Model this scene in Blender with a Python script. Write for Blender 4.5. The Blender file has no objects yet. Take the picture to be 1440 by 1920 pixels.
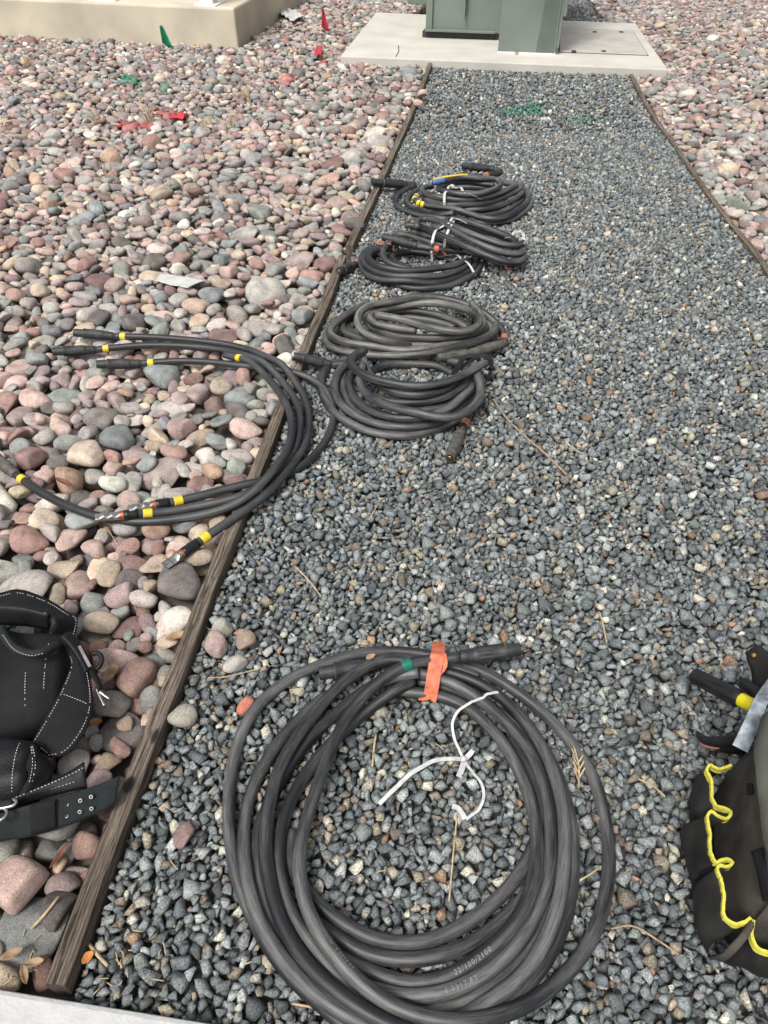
import bpy, bmesh, math, random
import numpy as np
from mathutils import Vector, Matrix

# ------------------------------------------------------------------ camera, world, sun, exposure
F, CX, CY = 1380.0, 720.0, 960.0
HCAM = 1.35
PITCH = math.atan(1230.0 / F)
SP, CP = math.sin(PITCH), math.cos(PITCH)
scene = bpy.context.scene
col = scene.collection
cam = bpy.data.cameras.new('camera')
cam.sensor_fit = 'VERTICAL'; cam.sensor_height = 36.0; cam.sensor_width = 27.0
cam.lens = F / 1920.0 * 36.0
cam.clip_start = 0.05; cam.clip_end = 2000
camo = bpy.data.objects.new('camera', cam); col.objects.link(camo)
camo.location = (0, 0, HCAM)
camo.rotation_euler = (math.pi / 2 - PITCH, 0, 0)
scene.camera = camo

SUN_EL, SUN_AZ = math.radians(58), math.radians(-148)      # azimuth from +Y towards +X
world = bpy.data.worlds.new('World'); scene.world = world; world.use_nodes = True
wn = world.node_tree; wn.nodes.clear()
wo = wn.nodes.new('ShaderNodeOutputWorld'); bg = wn.nodes.new('ShaderNodeBackground')
sky = wn.nodes.new('ShaderNodeTexSky'); sky.sky_type = 'NISHITA'; sky.sun_disc = False
sky.sun_elevation = SUN_EL; sky.sun_rotation = SUN_AZ
sky.air_density = 1.0; sky.dust_density = 6.0; sky.ozone_density = 1.0
hs = wn.nodes.new('ShaderNodeHueSaturation'); hs.inputs['Saturation'].default_value = 0.25   # thin overcast: a greyed sky
wn.links.new(sky.outputs[0], hs.inputs['Color']); wn.links.new(hs.outputs[0], bg.inputs[0])
bg.inputs[1].default_value = 0.11; wn.links.new(bg.outputs[0], wo.inputs[0])
sl = bpy.data.lights.new('sun', 'SUN'); sl.energy = 1.5; sl.angle = math.radians(13); sl.color = (1.0, 0.965, 0.92)
so = bpy.data.objects.new('sun', sl); col.objects.link(so)
so.rotation_euler = (math.pi / 2 - SUN_EL, 0, -SUN_AZ + math.pi)
sdir = Vector((math.sin(SUN_AZ) * math.cos(SUN_EL), math.cos(SUN_AZ) * math.cos(SUN_EL), math.sin(SUN_EL)))
so.rotation_euler = sdir.to_track_quat('Z', 'Y').to_euler()
scene.view_settings.view_transform = 'Standard'; scene.view_settings.look = 'None'
scene.view_settings.gamma = 1.0; scene.view_settings.exposure = 0.72
scene.view_settings.use_curve_mapping = False

rng = np.random.default_rng(11)
random.seed(5)

# ------------------------------------------------------------------ helpers
def G(u, v, z=0.0):
    """photograph pixel -> point of the plane at height z"""
    a, b = (u - CX) / F, (CY - v) / F
    d = (a, CP + b * SP, -SP + b * CP)
    t = (z - HCAM) / d[2]
    return Vector((d[0] * t, d[1] * t, z))
def PX(p):
    """world points (n,3) -> pixels"""
    p = np.atleast_2d(np.asarray(p, float))
    y, z = p[:, 1], p[:, 2] - HCAM
    dep = y * CP - z * SP
    return np.stack([CX + F * p[:, 0] / dep, CY - F * (y * SP + z * CP) / dep, dep], 1)
def lin(r, g, b):
    f = lambda c: (c / 255 / 12.92) if c <= 10.31 else ((c / 255 + 0.055) / 1.055) ** 2.4
    return (f(r), f(g), f(b), 1.0)
def mesh_np(name, V, Fc, smooth=False):
    V = np.asarray(V, np.float32); n = len(V)
    me = bpy.data.meshes.new(name)
    me.vertices.add(n); me.vertices.foreach_set('co', V.ravel())
    if isinstance(Fc, np.ndarray):
        m, k = Fc.shape
        me.loops.add(m * k); me.loops.foreach_set('vertex_index', Fc.ravel().astype(np.int32))
        me.polygons.add(m); me.polygons.foreach_set('loop_start', (np.arange(m) * k).astype(np.int32))
        me.polygons.foreach_set('loop_total', np.full(m, k, np.int32))
        me.update(calc_edges=True)
    else:
        me = bpy.data.meshes.new(name); me.from_pydata(V.tolist(), [], Fc); me.update()
    if smooth: me.polygons.foreach_set('use_smooth', np.ones(len(me.polygons), bool))
    return me
def link(name, me, mat=None, parent=None, loc=None):
    o = bpy.data.objects.new(name, me); col.objects.link(o)
    if mat is not None and me is not None and not me.materials: me.materials.append(mat)
    if loc is not None: o.location = loc
    if parent is not None:
        o.parent = parent
        if loc is None: o.matrix_parent_inverse = Matrix.Translation(parent.location).inverted()
    return o
def tag(o, label=None, cat=None, group=None, kind=None):
    if label: o['label'] = label
    if cat: o['category'] = cat
    if group: o['group'] = group
    if kind: o['kind'] = kind
    return o
def thing(name, label, cat, loc=(0, 0, 0), group=None):
    o = bpy.data.objects.new(name, None); col.objects.link(o); o.location = loc
    o.empty_display_size = 0.05
    return tag(o, label, cat, group)
class MB:
    """collects boxes, prisms, tubes into one mesh"""
    def __init__(s): s.v, s.f = [], []
    def add(s, V, Fs):
        k = len(s.v); s.v += [tuple(map(float, p)) for p in V]; s.f += [tuple(i + k for i in f) for f in Fs]; return s
    def prism(s, bottom, top):
        n = len(bottom); k = len(s.v)
        s.v += [tuple(p) for p in bottom] + [tuple(p) for p in top]
        s.f.append(tuple(k + i for i in reversed(range(n)))); s.f.append(tuple(k + n + i for i in range(n)))
        for i in range(n):
            j = (i + 1) % n; s.f.append((k + i, k + j, k + n + j, k + n + i))
        return s
    def box(s, o, ax, ay, az, x0, x1, y0, y1, z0, z1):
        P = lambda x, y, z: tuple(Vector(o) + Vector(ax) * x + Vector(ay) * y + Vector(az) * z)
        return s.prism([P(x0, y0, z0), P(x1, y0, z0), P(x1, y1, z0), P(x0, y1, z0)],
                       [P(x0, y0, z1), P(x1, y0, z1), P(x1, y1, z1), P(x0, y1, z1)])
    def build(s, name, mat, parent=None, bevel=0, smooth=False, seg=2):
        me = bpy.data.meshes.new(name); me.from_pydata(s.v, [], s.f); me.update()
        if smooth: me.polygons.foreach_set('use_smooth', np.ones(len(me.polygons), bool))
        o = link(name, me, mat, parent)
        if bevel:
            m = o.modifiers.new('bevel', 'BEVEL'); m.width = bevel; m.segments = seg; m.limit_method = 'ANGLE'
        return o
def catmull(P, ds):
    """smooth curve through control points, resampled every ds (works on any column count)"""
    P = np.asarray(P, float)
    if len(P) < 3: Q = np.linspace(P[0], P[-1], 24)
    else:
        E = np.vstack([2 * P[0] - P[1], P, 2 * P[-1] - P[-2]]); out = []
        for i in range(1, len(E) - 2):
            t = np.linspace(0, 1, 14, endpoint=False)[:, None]
            a, b, c, d = E[i - 1], E[i], E[i + 1], E[i + 2]
            out.append(0.5 * ((2 * b) + (c - a) * t + (2 * a - 5 * b + 4 * c - d) * t ** 2 + (-a + 3 * b - 3 * c + d) * t ** 3))
        Q = np.vstack(out + [P[-1:]])
    s = np.r_[0, np.cumsum(np.linalg.norm(np.diff(Q[:, :3], axis=0), axis=1))]
    n = max(3, int(round(s[-1] / ds)) + 1)
    t = np.linspace(0, s[-1], n)
    return np.stack([np.interp(t, s, Q[:, k]) for k in range(Q.shape[1])], 1)
def frames(P):
    T = np.gradient(P, axis=0); T /= np.linalg.norm(T, axis=1)[:, None] + 1e-9
    S = np.cross(T, [0, 0, 1.0]); L = np.linalg.norm(S, axis=1)
    S[L < 1e-3] = (1, 0, 0); S /= np.linalg.norm(S, axis=1)[:, None]
    return T, S, np.cross(S, T)
def tube(strands, R, name, mat, parent, sides=12, cap=True):
    """swept round tubes, several strands in one mesh, with UV = (length, girth)"""
    VV, FF, UV = [], [], []; k = 0
    for si, P in enumerate(strands):
        P = np.asarray(P, float); n = len(P); T, S, U = frames(P)
        r = R if np.isscalar(R) else np.asarray(R[si])[:, None, None]
        a = np.linspace(0, 2 * math.pi, sides, endpoint=False)
        ring = P[:, None, :] + r * (np.cos(a)[None, :, None] * S[:, None, :] + np.sin(a)[None, :, None] * U[:, None, :])
        VV.append(ring.reshape(-1, 3))
        s = np.r_[0, np.cumsum(np.linalg.norm(np.diff(P, axis=0), axis=1))] + si * 7.3
        for i in range(n - 1):
            for j in range(sides):
                j2 = (j + 1) % sides
                FF.append((k + i * sides + j, k + i * sides + j2, k + (i + 1) * sides + j2, k + (i + 1) * sides + j))
                UV += [(s[i], j / sides), (s[i], (j + 1) / sides), (s[i + 1], (j + 1) / sides), (s[i + 1], j / sides)]
        if cap:
            for e, rev in ((0, False), (n - 1, True)):
                f = [k + e * sides + j for j in range(sides)]
                FF.append(tuple(f[::-1] if not rev else f)); UV += [(s[e], 0.0)] * sides
        k += n * sides
    me = bpy.data.meshes.new(name); me.from_pydata(np.vstack(VV).tolist(), [], FF); me.update()
    me.polygons.foreach_set('use_smooth', np.ones(len(me.polygons), bool))
    uv = me.uv_layers.new(name='UVMap'); uv.data.foreach_set('uv', np.asarray(UV, np.float32).ravel())
    return link(name, me, mat, parent)
def lathe(p0, p1, prof, name, mat, parent, sides=20, ribs=None):
    """turned body from p0 to p1; prof = [(t, radius)], t in 0..1; ribs = (t0,t1,count,depth) flutes"""
    p0, p1 = np.asarray(p0, float), np.asarray(p1, float); L = np.linalg.norm(p1 - p0)
    T = (p1 - p0) / L; S = np.cross(T, [0, 0, 1.0]); S /= np.linalg.norm(S); U = np.cross(S, T)
    V, Fs = [], []
    for t, r in prof:
        for j in range(sides):
            a = 2 * math.pi * j / sides; rr = r
            if ribs and ribs[0] < t < ribs[1]: rr = r - ribs[3] * (0.5 + 0.5 * math.cos(a * ribs[2])) ** 3
            V.append(p0 + T * (t * L) + rr * (math.cos(a) * S + math.sin(a) * U))
    for i in range(len(prof) - 1):
        for j in range(sides):
            j2 = (j + 1) % sides
            Fs.append((i * sides + j, i * sides + j2, (i + 1) * sides + j2, (i + 1) * sides + j))
    Fs.append(tuple(range(sides))[::-1]); Fs.append(tuple((len(prof) - 1) * sides + j for j in range(sides)))
    me = bpy.data.meshes.new(name); me.from_pydata([tuple(p) for p in V], [], Fs); me.update()
    me.polygons.foreach_set('use_smooth', np.ones(len(me.polygons), bool))
    me.set_sharp_from_angle(angle=math.radians(38))
    return link(name, me, mat, parent)
def strip(P, width, thick, name, mat, parent, side=None):
    """flat band of real thickness along P"""
    P = np.asarray(P, float); T, S, U = frames(P)
    if side is not None:
        S = np.asarray(side, float); S = S if S.ndim == 2 else np.tile(S, (len(P), 1))
        S = S - (S * T).sum(1)[:, None] * T; S /= np.linalg.norm(S, axis=1)[:, None]; U = np.cross(S, T)
    w = (width if np.isscalar(width) else np.asarray(width)[:, None]) / 2
    R4 = np.stack([P - S * w, P + S * w, P + S * w + U * thick, P - S * w + U * thick], 1).reshape(-1, 3)
    Fs = []
    for i in range(len(P) - 1):
        for j in range(4):
            j2 = (j + 1) % 4; Fs.append((i * 4 + j, i * 4 + j2, i * 4 + 4 + j2, i * 4 + 4 + j))
    Fs += [(3, 2, 1, 0), tuple(len(P) * 4 - 4 + j for j in range(4))]
    me = bpy.data.meshes.new(name); me.from_pydata(R4.tolist(), [], Fs); me.update()
    return link(name, me, mat, parent)

# ------------------------------------------------------------------ materials
def new_mat(name):
    m = bpy.data.materials.new(name); m.use_nodes = True; nt = m.node_tree
    b = nt.nodes['Principled BSDF']; return m, nt, b
def N(nt, t, **kw):
    n = nt.nodes.new(t)
    for k, v in kw.items():
        if k in n.inputs: n.inputs[k].default_value = v
        else: setattr(n, k, v)
    return n
def ramp(nt, src, stops):
    r = nt.nodes.new('ShaderNodeValToRGB'); e = r.color_ramp.elements
    while len(e) < len(stops): e.new(0.5)
    for el, (p, c) in zip(e, stops):
        el.position = p; el.color = c if len(c) == 4 else (*c, 1)
    nt.links.new(src, r.inputs[0]); return r
def g4(v): return (v, v, v, 1)
def mixc(nt, mode, fac, a, b):
    m = nt.nodes.new('ShaderNodeMix'); m.data_type = 'RGBA'; m.blend_type = mode
    for s, x in ((0, fac), (6, a), (7, b)):
        if hasattr(x, 'links') or hasattr(x, 'is_linked'): nt.links.new(x, m.inputs[s])
        else: m.inputs[s].default_value = x
    return m.outputs[2]
def bump(nt, b, h, strength, dist):
    n = N(nt, 'ShaderNodeBump'); n.inputs['Strength'].default_value = strength; n.inputs['Distance'].default_value = dist
    nt.links.new(h, n.inputs['Height']); nt.links.new(n.outputs[0], b.inputs['Normal'])
def simple(name, c, rough=0.7, metal=0.0, var=0.15, scale=40, bmp=0.0, bscale=200):
    m, nt, b = new_mat(name)
    tc = N(nt, 'ShaderNodeTexCoord'); no = N(nt, 'ShaderNodeTexNoise', Scale=scale, Detail=5.0)
    nt.links.new(tc.outputs['Object'], no.inputs['Vector'])
    r = ramp(nt, no.outputs['Fac'], [(0.3, g4(1 - var)), (0.7, g4(1 + var))])
    nt.links.new(mixc(nt, 'MULTIPLY', 1.0, c, r.outputs[0]), b.inputs['Base Color'])
    b.inputs['Roughness'].default_value = rough; b.inputs['Metallic'].default_value = metal
    if max(c[:3]) < 0.02: b.inputs['Specular IOR Level'].default_value = 0.3
    if bmp:
        n2 = N(nt, 'ShaderNodeTexNoise', Scale=bscale, Detail=4.0); nt.links.new(tc.outputs['Object'], n2.inputs['Vector'])
        bump(nt, b, n2.outputs['Fac'], bmp, 0.003)
    return m
def stone_mat(name, speck, sscale, band, rough, bs, bscale):
    """per-stone colour (attribute 'stone' x object colour) with mineral specks, veins and fine relief"""
    m, nt, b = new_mat(name)
    tc = N(nt, 'ShaderNodeTexCoord'); oi = N(nt, 'ShaderNodeObjectInfo'); at = N(nt, 'ShaderNodeAttribute', attribute_name='stone')
    mul = N(nt, 'ShaderNodeMath', operation='MULTIPLY'); mul.inputs[1].default_value = 57.0
    nt.links.new(oi.outputs['Random'], mul.inputs[0])
    va = N(nt, 'ShaderNodeVectorMath', operation='ADD'); nt.links.new(tc.outputs['Object'], va.inputs[0]); nt.links.new(mul.outputs[0], va.inputs[1])
    V = va.outputs[0]
    base = mixc(nt, 'MULTIPLY', 1.0, at.outputs['Color'], oi.outputs['Color'])
    n1 = N(nt, 'ShaderNodeTexNoise', Scale=22.0, Detail=6.0, Roughness=0.65); nt.links.new(V, n1.inputs['Vector'])
    c1 = mixc(nt, 'MULTIPLY', 1.0, base, ramp(nt, n1.outputs['Fac'], [(0.28, (0.52, 0.50, 0.49)), (0.5, (1, 1, 1)), (0.72, (1.38, 1.36, 1.32))]).outputs[0])
    n2 = N(nt, 'ShaderNodeTexNoise', Scale=sscale, Detail=3.0, Roughness=0.85); nt.links.new(V, n2.inputs['Vector'])
    sp = ramp(nt, n2.outputs['Fac'], [(0.36, g4(1 - speck)), (0.47, g4(1.0)), (0.56, g4(1.0)), (0.68, g4(1 + 1.3 * speck))])
    c2 = mixc(nt, 'MULTIPLY', 1.0, c1, sp.outputs[0])
    if band:
        w = N(nt, 'ShaderNodeTexWave', Scale=14.0, Distortion=9.0, Detail=3.0); nt.links.new(V, w.inputs['Vector'])
        n3 = N(nt, 'ShaderNodeTexNoise', Scale=7.0); nt.links.new(V, n3.inputs['Vector'])
        f = ramp(nt, n3.outputs['Fac'], [(0.52, g4(0)), (0.66, g4(band))])
        c2 = mixc(nt, 'OVERLAY', f.outputs[0], c2, ramp(nt, w.outputs['Fac'], [(0.2, g4(0.3)), (0.8, g4(0.72))]).outputs[0])
    nt.links.new(c2, b.inputs['Base Color']); b.inputs['Roughness'].default_value = rough
    b.inputs['Specular IOR Level'].default_value = 0.35
    n4 = N(nt, 'ShaderNodeTexNoise', Scale=bscale, Detail=5.0, Roughness=0.7); nt.links.new(V, n4.inputs['Vector'])
    bump(nt, b, n4.outputs['Fac'], bs, 0.004)
    return m
M = {}
M['rock'] = stone_mat('river_rock', 0.5, 330.0, 0.18, 0.85, 0.55, 140.0)
M['gravel'] = stone_mat('crushed_gravel', 0.8, 280.0, 0.0, 0.75, 0.8, 200.0)
def rubber_mat(name, dark, dust, amount):
    m, nt, b = new_mat(name)
    uv = N(nt, 'ShaderNodeUVMap'); mp = N(nt, 'ShaderNodeMapping'); nt.links.new(uv.outputs[0], mp.inputs[0])
    mp.inputs['Scale'].default_value = (9.0, 5.0, 1.0)
    n1 = N(nt, 'ShaderNodeTexNoise', Scale=1.6, Detail=6.0, Roughness=0.7); nt.links.new(mp.outputs[0], n1.inputs['Vector'])
    mp2 = N(nt, 'ShaderNodeMapping'); nt.links.new(uv.outputs[0], mp2.inputs[0]); mp2.inputs['Scale'].default_value = (14.0, 42.0, 1.0)
    n2 = N(nt, 'ShaderNodeTexNoise', Scale=1.0, Detail=5.0, Roughness=0.75); nt.links.new(mp2.outputs[0], n2.inputs['Vector'])
    ge = N(nt, 'ShaderNodeNewGeometry'); 
    add = N(nt, 'ShaderNodeMath', operation='MULTIPLY'); nt.links.new(n1.outputs['Fac'], add.inputs[0]); nt.links.new(n2.outputs['Fac'], add.inputs[1])
    mp0 = N(nt, 'ShaderNodeMapping'); nt.links.new(uv.outputs[0], mp0.inputs[0]); mp0.inputs['Scale'].default_value = (2.2, 1.2, 1.0)
    n0 = N(nt, 'ShaderNodeTexNoise', Scale=1.0, Detail=2.0); nt.links.new(mp0.outputs[0], n0.inputs['Vector'])
    big = ramp(nt, n0.outputs['Fac'], [(0.36, g4(0.45)), (0.62, g4(1.25))])
    add2 = N(nt, 'ShaderNodeMath', operation='MULTIPLY'); nt.links.new(add.outputs[0], add2.inputs[0]); nt.links.new(big.outputs[0], add2.inputs[1])
    r = ramp(nt, add2.outputs[0], [(0.13, g4(0.0)), (0.42, g4(amount))])
    nt.links.new(mixc(nt, 'MIX', r.outputs[0], dark, dust), b.inputs['Base Color'])
    rr = ramp(nt, n2.outputs['Fac'], [(0.3, g4(0.36)), (0.7, g4(0.62))]); nt.links.new(rr.outputs[0], b.inputs['Roughness'])
    b.inputs['Specular IOR Level'].default_value = 0.5
    bump(nt, b, n2.outputs['Fac'], 0.12, 0.002)
    return m
M['cable'] = rubber_mat('cable_rubber', (0.009, 0.010, 0.012, 1), (0.19, 0.19, 0.183, 1), 0.74)
M['cable_dusty'] = rubber_mat('dusty_cable_rubber', (0.016, 0.016, 0.016, 1), (0.25, 0.242, 0.225, 1), 0.85)
M['cable_clean'] = rubber_mat('clean_cable_rubber', (0.010, 0.011, 0.013, 1), (0.15, 0.152, 0.15, 1), 0.5)
M['connector'] = simple('connector_rubber', (0.022, 0.023, 0.025, 1), 0.55, 0, 0.5, 60, 0.25, 300)
M['connector_dusty'] = simple('dusty_connector_rubber', (0.075, 0.07, 0.062, 1), 0.7, 0, 0.5, 50, 0.3, 300)
M['brass'] = simple('brass', (0.42, 0.25, 0.09, 1), 0.35, 1.0)
M['lug'] = simple('tinned_lug', (0.42, 0.415, 0.40, 1), 0.35, 1.0, 0.35, 90, 0.3, 120)
M['orange_tape'] = simple('orange_tape', (0.50, 0.125, 0.06, 1), 0.65, 0, 0.35, 60, 0.4, 160)
M['faded_tape'] = simple('faded_orange_tape', (0.30, 0.11, 0.07, 1), 0.7, 0, 0.35, 60)
M['yellow_tape'] = simple('yellow_tape', (0.60, 0.46, 0.03, 1), 0.5, 0, 0.15, 60)
M['green_tape'] = simple('green_tape', (0.006, 0.12, 0.085, 1), 0.4)
M['blue_tape'] = simple('blue_tape', (0.07, 0.13, 0.30, 1), 0.4)
M['black_tape'] = simple('black_tape', (0.012, 0.012, 0.013, 1), 0.3, 0, 0.3, 60, 0.5, 90)
M['ribbon'] = simple('white_ribbon', (0.47, 0.47, 0.46, 1), 0.6, 0, 0.2, 80)
M['print'] = simple('white_print', (0.19, 0.19, 0.19, 1), 0.6)
M['concrete'] = simple('concrete', (0.47, 0.45, 0.40, 1), 0.85, 0, 0.12, 3.0, 0.3, 60)
M['old_concrete'] = simple('old_concrete', (0.50, 0.45, 0.35, 1), 0.88, 0, 0.2, 2.2, 0.4, 50)
M['kerb'] = simple('pale_concrete', (0.44, 0.44, 0.43, 1), 0.85, 0, 0.08, 30.0, 0.5, 180)
M['lid'] = simple('polymer_concrete', (0.40, 0.38, 0.34, 1), 0.8, 0, 0.12, 6.0, 0.3, 200)
M['seam'] = simple('seam_shadow_gap', (0.03, 0.03, 0.03, 1), 0.9)
M['dark_steel'] = simple('dark_steel', (0.03, 0.028, 0.026, 1), 0.6, 0, 0.3, 30)
M['galv'] = simple('galvanised_steel', (0.45, 0.45, 0.45, 1), 0.4, 1.0)
M['grit'] = simple('stone_dust', (0.055, 0.056, 0.055, 1), 0.95, 0, 0.5, 150.0, 0.8, 300)
M['dirt'] = simple('dirt', (0.095, 0.08, 0.066, 1), 0.95, 0, 0.4, 20.0, 0.6, 60)
M['post'] = simple('white_paint', (0.72, 0.70, 0.66, 1), 0.6)
M['straw'] = simple('straw', (0.40, 0.31, 0.18, 1), 0.75, 0, 0.3, 80)
M['twig'] = simple('twig', (0.30, 0.21, 0.13, 1), 0.8, 0, 0.3, 80)
M['leaf'] = simple('dry_leaf', (0.24, 0.16, 0.09, 1), 0.7, 0, 0.4, 60)
M['red_leaf'] = simple('red_leaf', (0.13, 0.045, 0.03, 1), 0.6, 0, 0.3, 60)
M['orange_leaf'] = simple('orange_leaf', (0.42, 0.16, 0.04, 1), 0.6, 0, 0.3, 60)
M['paper'] = simple('weathered_paper', (0.44, 0.44, 0.42, 1), 0.8, 0, 0.12, 30, 0.3, 60)
M['red_flag'] = simple('red_vinyl', (0.50, 0.03, 0.045, 1), 0.45)
M['green_flag'] = simple('green_vinyl', (0.004, 0.22, 0.09, 1), 0.45)
M['wire'] = simple('steel_wire', (0.25, 0.24, 0.22, 1), 0.5, 0.7)
M['leather'] = simple('black_leather', (0.0045, 0.0045, 0.006, 1), 0.55, 0, 0.5, 25, 0.35, 220)
M['suede'] = simple('black_webbing', (0.0055, 0.0056, 0.007, 1), 0.8, 0, 0.4, 35, 0.5, 420)
M['webbing'] = simple('grey_black_belt', (0.012, 0.0155, 0.0165, 1), 0.75, 0, 0.3, 40, 0.5, 520)
M['stitch'] = simple('white_thread', (0.50, 0.48, 0.44, 1), 0.7)
M['chrome'] = simple('nickel', (0.40, 0.39, 0.37, 1), 0.3, 1.0)
M['canvas'] = simple('black_canvas', (0.013, 0.0127, 0.0118, 1), 0.88, 0, 0.7, 14, 0.5, 380)
M['canvas_dusty'] = simple('dusty_canvas', (0.046, 0.040, 0.033, 1), 0.9, 0, 0.75, 15, 0.5, 380)
M['olive'] = simple('grey_olive_canvas', (0.065, 0.068, 0.055, 1), 0.8, 0, 0.25, 12, 0.5, 380)
M['yellow_trim'] = simple('yellow_binding', (0.54, 0.50, 0.06, 1), 0.75, 0, 0.18, 80, 0.6, 300)
M['handle_black'] = simple('black_grip', (0.012, 0.012, 0.014, 1), 0.35, 0, 0.3, 60)
M['amber'] = simple('yellow_acetate', (0.55, 0.48, 0.01, 1), 0.2)
M['bar'] = simple('worn_blue_grey_bar', (0.13, 0.155, 0.18, 1), 0.5, 0.4, 0.6, 60, 0.3, 100)

def wood_mat(name, knots):
    m, nt, b = new_mat(name)
    uv = N(nt, 'ShaderNodeUVMap'); mp = N(nt, 'ShaderNodeMapping'); nt.links.new(uv.outputs[0], mp.inputs[0]); mp.inputs['Scale'].default_value = (2.2, 120.0, 1.0)
    dn = N(nt, 'ShaderNodeTexNoise', Scale=7.0, Detail=3.0); nt.links.new(uv.outputs[0], dn.inputs['Vector'])
    dm = N(nt, 'ShaderNodeVectorMath', operation='SCALE'); dm.inputs['Scale'].default_value = 1.4; nt.links.new(dn.outputs['Color'], dm.inputs[0])
    da = N(nt, 'ShaderNodeVectorMath', operation='ADD'); nt.links.new(mp.outputs[0], da.inputs[0]); nt.links.new(dm.outputs[0], da.inputs[1])
    n1 = N(nt, 'ShaderNodeTexNoise', Scale=2.2, Detail=7.0, Roughness=0.72); nt.links.new(da.outputs[0], n1.inputs['Vector'])
    c = ramp(nt, n1.outputs['Fac'], [(0.36, (0.018, 0.014, 0.011)), (0.44, (0.085, 0.068, 0.054)), (0.54, (0.19, 0.162, 0.135)), (0.70, (0.34, 0.305, 0.265))]).outputs[0]
    n0 = N(nt, 'ShaderNodeTexNoise', Scale=3.0, Detail=3.0); nt.links.new(uv.outputs[0], n0.inputs['Vector'])
    c = mixc(nt, 'MULTIPLY', 1.0, c, ramp(nt, n0.outputs['Fac'], [(0.3, (0.68, 0.64, 0.6)), (0.7, (1.15, 1.12, 1.08))]).outputs[0])
    for (ku, kv, kr) in knots:
        sub = N(nt, 'ShaderNodeVectorMath', operation='SUBTRACT'); nt.links.new(uv.outputs[0], sub.inputs[0]); sub.inputs[1].default_value = (ku, kv, 0)
        mp3 = N(nt, 'ShaderNodeMapping'); nt.links.new(sub.outputs[0], mp3.inputs[0]); mp3.inputs['Scale'].default_value = (0.55, 1, 1)
        ln = N(nt, 'ShaderNodeVectorMath', operation='LENGTH'); nt.links.new(mp3.outputs[0], ln.inputs[0])
        k = ramp(nt, ln.outputs['Value'], [(0.0, g4(1)), (kr * 0.7, g4(0.85)), (kr, g4(0.0))])
        c = mixc(nt, 'MIX', k.outputs[0], c, (0.018, 0.013, 0.011, 1))
    nt.links.new(c, b.inputs['Base Color']); b.inputs['Roughness'].default_value = 0.9
    b.inputs['Specular IOR Level'].default_value = 0.2
    bump(nt, b, n1.outputs['Fac'], 0.9, 0.006)
    return m
def green_paint():
    m, nt, b = new_mat('green_enamel')
    tc = N(nt, 'ShaderNodeTexCoord'); n = N(nt, 'ShaderNodeTexNoise', Scale=3.0, Detail=4.0); nt.links.new(tc.outputs['Object'], n.inputs['Vector'])
    r = ramp(nt, n.outputs['Fac'], [(0.3, (0.135, 0.168, 0.142)), (0.7, (0.168, 0.205, 0.175))])
    nt.links.new(r.outputs[0], b.inputs['Base Color']); b.inputs['Roughness'].default_value = 0.5
    return m
M['green'] = green_paint()
def wet_green():
    return simple('wet_stained_green', (0.105, 0.133, 0.112, 1), 0.4, 0, 0.1, 6)
M['green_stain'] = wet_green()

# ------------------------------------------------------------------ the large structure: outlines on the ground
ZT = 0.032                                                   # top of the timber edging
TLp = [(105, 1846), (150, 1716), (192, 1592), (236, 1490), (280, 1379), (354, 1208), (402, 1070), (487, 881), (532, 747), (568, 655), (608, 560),
       (644, 473), (666, 437), (695, 382), (724, 320), (737, 285), (762, 228), (786, 171), (808, 114)]
TRp = [(1184, 137), (1196, 162), (1229, 219), (1269, 273), (1320, 348), (1380, 425), (1437, 497)]
TL = np.array([G(u, v, ZT) for u, v in TLp]); TR = np.array([G(u, v, 0.02) for u, v in TRp])[::-1]
cf = np.polyfit(TL[:, 1], TL[:, 0], 4); TL[:, 0] = 0.75 * np.polyval(cf, TL[:, 1]) + 0.25 * TL[:, 0]     # boards are nearly straight
pathdir = np.array([math.sin(math.radians(7.25)), math.cos(math.radians(7.25))])
def lineX(P, y):
    y = np.asarray(y, float); s = pathdir[0] / pathdir[1]
    x = np.interp(y, P[:, 1], P[:, 0])
    x = np.where(y < P[0, 1], P[0, 0] - (P[0, 1] - y) * s, x)
    return np.where(y > P[-1, 1], P[-1, 0] + (y - P[-1, 1]) * s, x)
def poly_mask(X, Y, poly):
    inside = np.zeros(X.shape, bool); n = len(poly)
    for i in range(n):
        x1, y1 = poly[i][:2]; x2, y2 = poly[(i + 1) % n][:2]
        if y1 == y2: continue
        c = ((y1 > Y) != (y2 > Y)) & (X < (x2 - x1) * (Y - y1) / (y2 - y1) + x1)
        inside ^= c
    return inside
ZP = 0.055                                                   # top of the equipment pad
padC = [G(638, 105, ZP), G(1253, 130, ZP), G(1192, 44, ZP), G(705, 23, ZP)]
ux = np.array(padC[1] - padC[0]); ux /= np.linalg.norm(ux); uy = np.array([-ux[1], ux[0], 0])
ZK = 0.03                                                    # top of the pale kerb by the camera
k0, k1 = G(0, 1853, ZK), G(420, 1921, ZK); kd = (k1 - k0).normalized(); kn = Vector((kd.y, -kd.x, 0))
kerb = [k0 - kd * 1.2, k0 + kd * 3.0, k0 + kd * 3.0 + kn * 0.6, k0 - kd * 1.2 + kn * 0.6]
pl0 = G(447, 90, 0.0); plL = G(0, 66, 0.0); plR = G(560, 9, 0.0)
pdx = (plL - pl0).normalized(); pdy = (plR - pl0).normalized()
plinth = [pl0, pl0 + pdx * 4.5, pl0 + pdx * 4.5 + pdy * 5.0, pl0 + pdy * 5.0]
for zz in np.linspace(0.1, 1.0, 400):                        # plinth height from its front corner in the photograph
    if PX([(pl0.x, pl0.y, zz)])[0, 1] < 15: break
ZPL = float(zz)

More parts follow.
